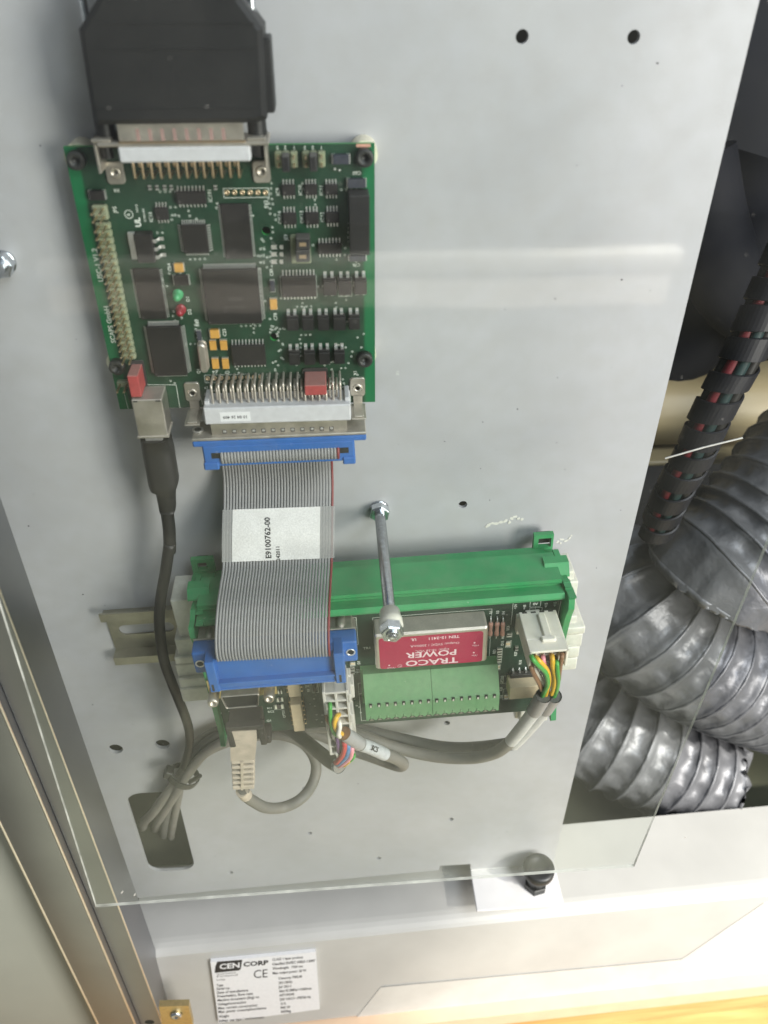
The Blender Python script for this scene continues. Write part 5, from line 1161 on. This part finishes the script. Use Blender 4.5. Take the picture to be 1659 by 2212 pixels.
# ------------------------------------------------------------------ clear acrylic cover
HC = 82.0
q = [at('D',207,1960,HC), at('D',1370,1873,HC)]
u_ = [at('D',89,1591,HC), at('D',1659,1175,HC)]
dl, dr = u_[0]-q[0], u_[1]-q[1]
tlp, trp = q[0]+dl*(440/dl.y), q[1]+dr*(440/dr.y)
acr = thing('acrylic_cover', 'large clear acrylic cover sheet standing in front of the plate and boards', 'clear cover', tuple((q[0]+q[1])/2))
poly = [(v.x,v.y) for v in (q[0],q[1],trp,tlp)]
mb = MB(); n_ = 4; vs = [(x,y,HC-1.5) for x,y in poly]+[(x,y,HC) for x,y in poly]
mb.add(vs, [(3,2,1,0),(4,5,6,7)], 0); mb.add(vs, [(i,(i+1)%4,4+(i+1)%4,4+i) for i in range(4)], 1)
e0 = len(mb.f)
part('sheet', mb, ['acrylic','acrylic_edge'], acr)
mb = MB()
for i in range(420):
    x, y = random.uniform(-20,215), random.uniform(-325,60); rr = random.choice((.10,.12,.15,.2)); g = random.uniform(0,6)
    mb.add([(x+rr*cos(g+k*2.1)*random.uniform(.6,1.2),y+rr*sin(g+k*2.1)*random.uniform(.6,1.2),HC+.04) for k in range(3)],[(0,1,2)])
for px_,py_,l_,an in ((262,1930,3.2,1.1),(290,1935,3.0,1.2),(1478,1810,1.2,.6)):
    p = at('D',px_,py_,HC); mb.prism([(p.x+l_*cos(an)*k+.35*s_*cos(an+1.57),p.y+l_*sin(an)*k+.35*s_*sin(an+1.57)) for k,s_ in ((0,-1),(.6,-1.2),(1,0),(.6,1),(0,1))],HC+.02,HC+.06)
part('dust_specks', mb, 'bench_white', acr, stuff=True)
# ------------------------------------------------------------------ plunger on the tab
kx = at('D',1165,1872,14); kn = thing('index_plunger', 'black round knob of a spring plunger standing on the bottom tab of the plate', 'knob', (208,-471.5,15))
TY = Matrix.Translation((208,-471.5,15)) @ Matrix.Rotation(-pi/2,4,'X')
yk = -447.0; a = aty('D',1131,1870,yk); b = aty('D',1199,1870,yk); cz = aty('D',1165,1872,yk)
TY = Matrix.Translation((cz.x,-471.5,cz.z)) @ Matrix.Rotation(-pi/2,4,'X'); R_ = (b.x-a.x)/2
part('cap', MB().lathe([(3,17),(R_*.86,17.3),(R_*.98,18.2),(R_,19.4),(R_,23.2),(R_*.95,24.2),(R_*.6,24.5),(R_*.58,24.2),(.02,24.2)],28,0,TY), 'knob_black', kn)
part('stem', MB().lathe([(6.2,5.5),(6.2,10.5),(7.2,11),(7.2,15),(6,17.5)],18,0,TY), 'knob_black', kn)
part('hex_nut', MB().prism(hexp((0,0),13.5,.2),.1,6,0,TY,bev=.5), 'knob_black', kn)
# ------------------------------------------------------------------ base of the machine
YB = -490.0
RB = Matrix.Translation((140,YB,25)) @ Matrix.Rotation(0.035,4,'Y') @ Matrix.Translation((-140,-YB,-25))
def base(name, mb, m, label=None, cat=None): return solo(name, mb, m, label, cat, (140,-520,30), kind='structure')
prof = [(YB,-38),(YB,17),(YB-.4,20),(YB-1.4,23),(YB-3,25.3),(YB-5,27),(YB-105,36),(YB-105,-38)]
mb = MB().prism([(y,h) for y,h in prof], -62, 560, 0, RB @ TX)
shade_panel = MB().box((-330,-484,-32),(196,62,-24))
solo('hole_shade_panel', shade_panel, 'hole_shade_olive', None, None, (0,-200,-28), kind='structure'); base('machine_base', mb, 'cream_paint')  # added dark olive panel, puts shade behind the plate's holes and slot
# sunlit patch of the base front, put in as a lighter sheet
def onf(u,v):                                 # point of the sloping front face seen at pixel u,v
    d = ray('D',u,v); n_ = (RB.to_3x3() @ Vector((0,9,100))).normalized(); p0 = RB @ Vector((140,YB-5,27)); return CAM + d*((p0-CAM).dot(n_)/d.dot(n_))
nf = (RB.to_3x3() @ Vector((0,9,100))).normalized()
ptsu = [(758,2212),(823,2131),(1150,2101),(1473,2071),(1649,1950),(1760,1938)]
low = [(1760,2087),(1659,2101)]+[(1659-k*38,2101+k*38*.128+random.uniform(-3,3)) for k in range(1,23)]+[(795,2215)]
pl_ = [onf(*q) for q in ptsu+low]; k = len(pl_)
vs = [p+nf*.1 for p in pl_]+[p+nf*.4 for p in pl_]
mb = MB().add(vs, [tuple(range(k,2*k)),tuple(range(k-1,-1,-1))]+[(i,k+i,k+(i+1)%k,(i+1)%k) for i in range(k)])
solo('sunlit_patch_sheet', mb, 'sunlit_paint', 'lighter sheet shaped as the sunlit patch, with the ragged lower edge of the machine base', 'sunlit patch', tuple(onf(1200,2140)))
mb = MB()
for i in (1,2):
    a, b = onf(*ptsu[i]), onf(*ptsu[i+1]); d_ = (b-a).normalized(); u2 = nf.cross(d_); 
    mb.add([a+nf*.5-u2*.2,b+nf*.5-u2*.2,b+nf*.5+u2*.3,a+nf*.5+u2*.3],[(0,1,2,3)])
if True: base('shadow_line_strip', mb, 'ink_grey')  # shadow line above the sunlit patch, put in as a dark strip
# ledge end strip, tan edging and floor
lo = [onf(740,2222), onf(1760,2088)]
mb = MB().box((-60,-612,10),(560,-596,46),0,0,RB); base('base_edging', mb, 'skin_tan')
mb = MB().box((-400,-690,-500),(900,-680,150)); base('floor', mb, 'floor_wood')
mb = MB().box((-60,-679.9,-60),(560,-613,30),0,0,RB); base('plinth', mb, 'floor_wood')
# sticker with maker and ratings
q4 = [onf(*[(CR['Q'][i]+p[i]/CR['Q'][2])/1.8228 for i in (0,1)]) for p in ((165,255),(1022,172),(1055,640),(232,752))]
st_ = thing('rating_sticker', 'white CENCORP rating sticker with CE mark on the machine base', 'sticker', tuple(q4[3]))
mb = MB().add([p+nf*.15 for p in q4]+[p+nf*2.7 for p in q4],[(4,7,6,5),(0,4,5,1),(1,5,6,2),(2,6,7,3),(3,7,4,0)])
part('paper', mb, 'sticker', st_)
def qp(px_,py_): return onf((CR['Q'][0]+px_/CR['Q'][2])/1.8228,(CR['Q'][1]+py_/CR['Q'][2])/1.8228)
def qtext(mb, s_, px_, py_, hpx, wpx, ax='LEFT', bold=.02, m=0):
    o_ = qp(px_,py_)+nf*2.8; ex = qp(px_+wpx,py_-wpx*.085)-qp(px_,py_); ey = qp(px_-hpx*.0,py_-hpx)-qp(px_,py_)
    t = MB().text(s_,(0,0,0),1,0,ax='LEFT',bold=bold); wv = max(v[0] for v in t.v); hv = 0.72
    T = Matrix(((ex.x/wv,ey.x/hv,nf.x,o_.x),(ex.y/wv,ey.y/hv,nf.y,o_.y),(ex.z/wv,ey.z/hv,nf.z,o_.z),(0,0,0,1)))
    mb.add([(v[0],v[1],v[2]) for v in t.v], t.f, m, False, T)
mb = MB()
def qquad(pts, m=0, off=2.75): mb.add([qp(*p)+nf*off for p in pts],[tuple(range(len(pts)-1,-1,-1))],m)
qquad([(222,250),(425,235),(412,310),(400,322),(200,342),(205,290)])
qtext(mb,'CORP',432,275,36,205,bold=.04)
mbw = MB(); qtext(mbw,'CEN',238,292,42,165,bold=.03)
qtext(mb,'CE',512,358,70,118,bold=.0)
for s_,x,y,w in (('Cencorp Corporation',215,352,160),('Finland',215,372,170),('Lohja',215,400,70)): qtext(mb,s_,x,y,14,w,bold=.0)
rows = [('Type',215,445,55),('Serial no.',215,474,110),('Date of manufacture',217,505,255),('Pneumatics, flow rate',220,535,290),('Machine documents (Eng) no.',222,567,345),('Voltage/connection',225,600,230),('Max. current consumption',227,632,320),('Max. power consumption/device',229,662,390),('Weight',232,700,85),('Safety: see type / environment',235,735,365)]
for s_,x,y,w in rows: qtext(mb,s_,x,y,20,w,bold=.02)
for s_,x,y,w in (('CLASS 1 laser product',668,235,250),('Classified EN/IEC 60825-1:2007',668,272,350),('Wavelength:  1064 nm',670,308,245),('Max. output power: 20 W',670,346,275),('Cencorp 700LM',718,388,190),('20110042',720,425,110),('Jul 2011',722,458,98),('6bar/0.2MPa/<100l/min',724,492,265),('A07104240',726,526,120),('230 VAC/1~/PE/50 Hz',728,560,255),('16 A',732,595,48),('900 W',734,628,82),('600kg',738,660,82)): qtext(mb,s_,x,y,20,w,bold=.02)
part('print', mb, 'ink', st_, stuff=True)
mbw.v = [tuple(Vector(v)+nf*.12) for v in mbw.v]; part('logo_letters', mbw, 'sticker', st_)
# ------------------------------------------------------------------ aluminium post and door panel on the left
post = thing('frame_post', 'brushed aluminium frame post running down the lower left corner', 'frame post', (-65,-560,50))
mb = MB().box((-84.7,-700,30),(-61.0,80,60),0,1.2); part('front_profile', mb, 'aluminium', post)
mb = MB().box((-60.9,-700,30),(-46.6,80,54.8),0,.6); part('side_profile', mb, 'aluminium', post)
for y0_ in (0,):
    part('edge_highlight', MB().cyl((-84.5,-700,59.6),(-84.5,80,59.6),.8,8), 'aluminium_highlight', post); part('edge_highlight', MB().cyl((-61.4,-700,59.8),(-61.4,80,59.8),.7,8), 'aluminium_highlight', post); part('edge_highlight', MB().cyl((-47.0,-700,54.4),(-47.0,80,54.4),.55,8), 'aluminium_highlight', post)  # edge highlights of the post, put in as rods of brighter metal
for px_ in ((1085,2075),):
    c = at('O',*px_,55); part('bolt_hole', MB().prism(circ((c.x,c.y),3.2,16),54.75,54.9), 'dark_slot', post)
solo('door_panel', MB().box((-330,-700,34),(-86,60,44),0,1), 'panel_grey', 'pale green-grey door panel left of the aluminium post', 'door panel', (-150,-600,40))
bk = thing('corner_bracket', 'small brass coloured bracket with a screw at the foot of the aluminium post', 'bracket', (-30,-492,68))
a, b, c, d = (at('O',*q_,58) for q_ in ((1152,1962),(1368,1955),(1402,2100),(1180,2100)))
mb = MB().add([p for p in (a,b,c,d)]+[Vector((p.x,p.y,p.z-4)) for p in (a,b,c,d)],[(0,3,2,1),(4,5,6,7),(0,1,5,4),(1,2,6,5),(2,3,7,6),(3,0,4,7)]); part('plate', mb, 'brass', bk)
s_ = at('O',1280,2015,58); part('screw', MB().lathe([(.02,1.0),(1.0,1.0),(1.2,2.2),(3.6,2.0),(4.3,.05)][::-1],18,0,Matrix.Translation(s_)), 'zinc_bolt', bk)
# ------------------------------------------------------------------ machine interior on the right
def room(name, mb, m): return solo(name, mb, m, None, None, (300,-200,-200), kind='structure')
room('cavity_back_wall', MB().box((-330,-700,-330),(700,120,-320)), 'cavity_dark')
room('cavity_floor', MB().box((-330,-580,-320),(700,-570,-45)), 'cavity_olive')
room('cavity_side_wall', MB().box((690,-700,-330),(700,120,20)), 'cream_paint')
yb_ = at('L',900,1320,-200); yc_ = at('L',900,1860,-150)
tank = thing('yellow_housing', 'mustard yellow painted housing block behind the spiral wrapped cable', 'machine housing', (380,-330,-230))
a, b = at('L',620,1310,-190), at('L',620,1850,-190)
part('body', MB().box((180,b.y-4,-262),(620,a.y-16,-190),0,30), 'yellow_paint', tank)
part('cover_flange', MB().box((180,b.y-9,-214),(620,b.y-4.2,-186),0,2), 'yellow_paint', tank)
def duct(label, pts, R_, pitch, tilt=None, end=False, seed=1):
    rnd = random.Random(seed); path = spl(pts, 10)
    L_ = [0.0]
    for i in range(1,len(path)): L_.append(L_[-1]+(path[i]-path[i-1]).length)
    tot = L_[-1]; N = int(tot/pitch*14); n = 72; vs, fs = [], []
    def atl(s_):
        for i in range(1,len(L_)):
            if L_[i] >= s_: k = (s_-L_[i-1])/max(1e-6,L_[i]-L_[i-1]); return path[i-1].lerp(path[i],k)
        return path[-1]
    p = [atl(tot*i/N) for i in range(N+1)]; a = None
    for i in range(N+1):
        t = (p[min(i+1,N)]-p[max(i-1,0)]).normalized()
        if a is None: a = t.cross(Vector((0,.3,1))).normalized()
        a = (a-t*a.dot(t)).normalized(); b = t.cross(a); ph = (tot*i/N/pitch)%1.0
        for k in range(n):
            g = 2*pi*k/n; w = (ph+k/n)%1.0                     # helical wire
            r0 = 1.0 if w < .10 or w > .92 else 1-.075*sin(pi*(w-.10)/.82)**.55
            bnd = int(tot*i/N/pitch+k/n); cr = 0.016*(sin(9*g+bnd*2.7+w*2.0)+sin(15*g-bnd*1.9+2-w*3)+.8*sin(23*g+bnd*4.3+w*4))*(sin(pi*min(1,max(0,(w-.08)/.86)))**.6)
            rr = R_*(r0+cr*.9)
            if end and i == N: rr *= 1+rnd.uniform(-.06,.06)
            vs.append(p[i]+a*(cos(g)*rr)+b*(sin(g)*rr)+(t*rnd.uniform(-7,5) if end and i == N else Vector()))
    for i in range(N): fs += [(i*n+k,i*n+(k+1)%n,(i+1)*n+(k+1)%n,(i+1)*n+k) for k in range(n)]
    fs.append(tuple(N*n+k for k in range(n)))
    mb = MB(); mb.add(vs, fs, 0, True)
    mid = path[len(path)//2]
    t = thing('flexible_duct', label, 'ventilation duct', tuple(mid), 0, 'silver flexible ducts inside the machine')
    part('foil_sleeve', mb, 'duct_foil', t)
    vs = []; 
    mb = MB(); hp = []
    turns = tot/pitch; M_ = int(turns*24)
    for j in range(M_+1):
        s_ = tot*j/M_; 
        i = min(N,int(s_/tot*N)); tt = (p[min(i+1,N)]-p[max(i-1,0)]).normalized()
        g = -2*pi*(s_/pitch); aa = tt.cross(Vector((0,.3,1))).normalized(); aa = (aa-tt*aa.dot(tt)).normalized(); bb = tt.cross(aa)
        hp.append(atl(s_)+(aa*cos(g)+bb*sin(g))*R_*1.0)
    part('wire_spiral', mb.tube(hp, 1.3, 6), 'duct_foil', t)
def Mp(x,y,h): return at('M',x,y,h)
duct('silver flexible duct looping in the middle, crossing in front of the lower duct', [Mp(420,500,-150),Mp(620,790,-112),Mp(860,1000,-95),Mp(1150,1160,-90),Mp(1480,1290,-95),Mp(1800,1400,-110)], 46, 14.5, seed=2)
duct('lowest silver flexible duct with a torn crumpled end', [Mp(150,1380,-140),Mp(380,1540,-115),Mp(640,1660,-100),Mp(880,1760,-92),Mp(1120,1850,-86)], 44, 15.5, end=True, seed=3)
duct('upper silver flexible duct coming down from the top right', [Mp(1820,-150,-135),Mp(1620,120,-114),Mp(1400,370,-99),Mp(1180,570,-88),Mp(1120,640,-86)], 50, 14.5, seed=4)
# spiral wrapped cable
sw = thing('wrapped_cable', 'black spiral wrapped cable loom with red and green wires showing through', 'cable loom', (330,-120,-60))
def Lp(x,y,h): return at('L',x,y,h)
cp = spl([Lp(1640,300,-70),Lp(1480,640,-68),Lp(1380,860,-66),Lp(1240,1180,-62),Lp(1110,1420,-60),Lp(1000,1640,-60),Lp(900,1860,-62),Lp(780,2080,-68),Lp(660,2350,-80)],8)
rc = (Lp(1200,1250,-61)-Lp(1010,1250,-61)).length*.70
for cl,ang in (('red',5.75),('green',5.0),('grey',.3),('grey',1.2),('grey',4.2),('grey',3.4)):
    pts_ = []
    for i,pp_ in enumerate(cp):
        t = (cp[min(i+1,len(cp)-1)]-cp[max(i-1,0)]).normalized(); a = t.cross(Vector((0,0,1))).normalized(); b = t.cross(a); pts_.append(pp_+(a*cos(ang)+b*sin(ang))*rc*.62)
    part('wire', MB().tube(pts_, rc*.30, 8), 'loom_'+cl if cl != 'grey' else 'cable_black', sw)
mb = MB(); L_ = [0]
for i in range(1,len(cp)): L_.append(L_[-1]+(cp[i]-cp[i-1]).length)
ptc = 15.5; turns = int(L_[-1]/ptc); SEG = 36; vs = []; fs = []
for j in range(turns*SEG+1):
    s_ = L_[-1]*j/(turns*SEG); i = 1
    while i < len(L_)-1 and L_[i] < s_: i += 1
    k = (s_-L_[i-1])/(L_[i]-L_[i-1]); c = cp[i-1].lerp(cp[i],k); t = (cp[i]-cp[i-1]).normalized(); a = t.cross(Vector((0,0,1))).normalized(); b = t.cross(a)
    g = 2*pi*j/SEG; o_ = a*cos(g)+b*sin(g)
    jt = .9*sin(j*.037)+.6*sin(j*.11+1); bw_ = 5.5+.8*sin(j*.053+2)
    for dz,rr in ((-bw_-.4,.96),(-bw_,1.05),(bw_,1.05),(bw_+.4,.96)): vs.append(c+o_*(rc*(rr+.02*sin(j*.21)))+t*(dz+jt))
    if j: q_ = (j-1)*4; fs += [(q_+e,q_+4+e,q_+5+e,q_+1+e) for e in range(3)]
mb.add(vs, fs, 0, False); part('spiral_wrap', mb, 'wrap_black', sw)
a, b = Lp(712,1880,-40), Lp(1232,1742,-40)
solo('tie_tail', MB().tube([a,(a+b)/2+Vector((0,.9,.5)),b], .5, 6), 'tie_white', 'thin white cable tie tail sticking out across the wrapped loom', 'cable tie', tuple(a))
for lb,pts_,rr in (('black rubber hose hanging in the dark recess above the yellow housing',(Lp(900,-150,-200),Lp(1000,350,-190),Lp(1180,760,-185),Lp(1500,1000,-190)),24),('second black rubber hose crossing behind the first in the dark recess',(Lp(1500,-100,-240),Lp(1250,420,-235),Lp(980,900,-238),Lp(700,1250,-240)),30)):
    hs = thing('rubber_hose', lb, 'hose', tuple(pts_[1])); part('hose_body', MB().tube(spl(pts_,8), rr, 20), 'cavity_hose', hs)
# ------------------------------------------------------------------ the room behind the photographer, seen in the clear cover
def rm(name, mb, m): return solo(name, mb, m, None, None, (0,0,1200), kind='structure')
rm('room_floor', MB().box((-2500,-1000,150.5),(2500,-990,3200)), 'room_floor')
bn = thing('shelf_rail', 'white shelf rail on two legs standing behind the photographer, mirrored in the clear cover', 'shelf', (120,-990,740))
part('top', MB().box((-213,-256,700),(457,-239,722),0,1), 'bench_white', bn)
part('front_panel', MB().box((-210,-297,708),(452,-256.2,722)), 'bench_front', bn)
for x_ in (-190,430): part('leg', MB().box((x_-14,-990,730),(x_+14,-256.4,758)), 'aluminium', bn)
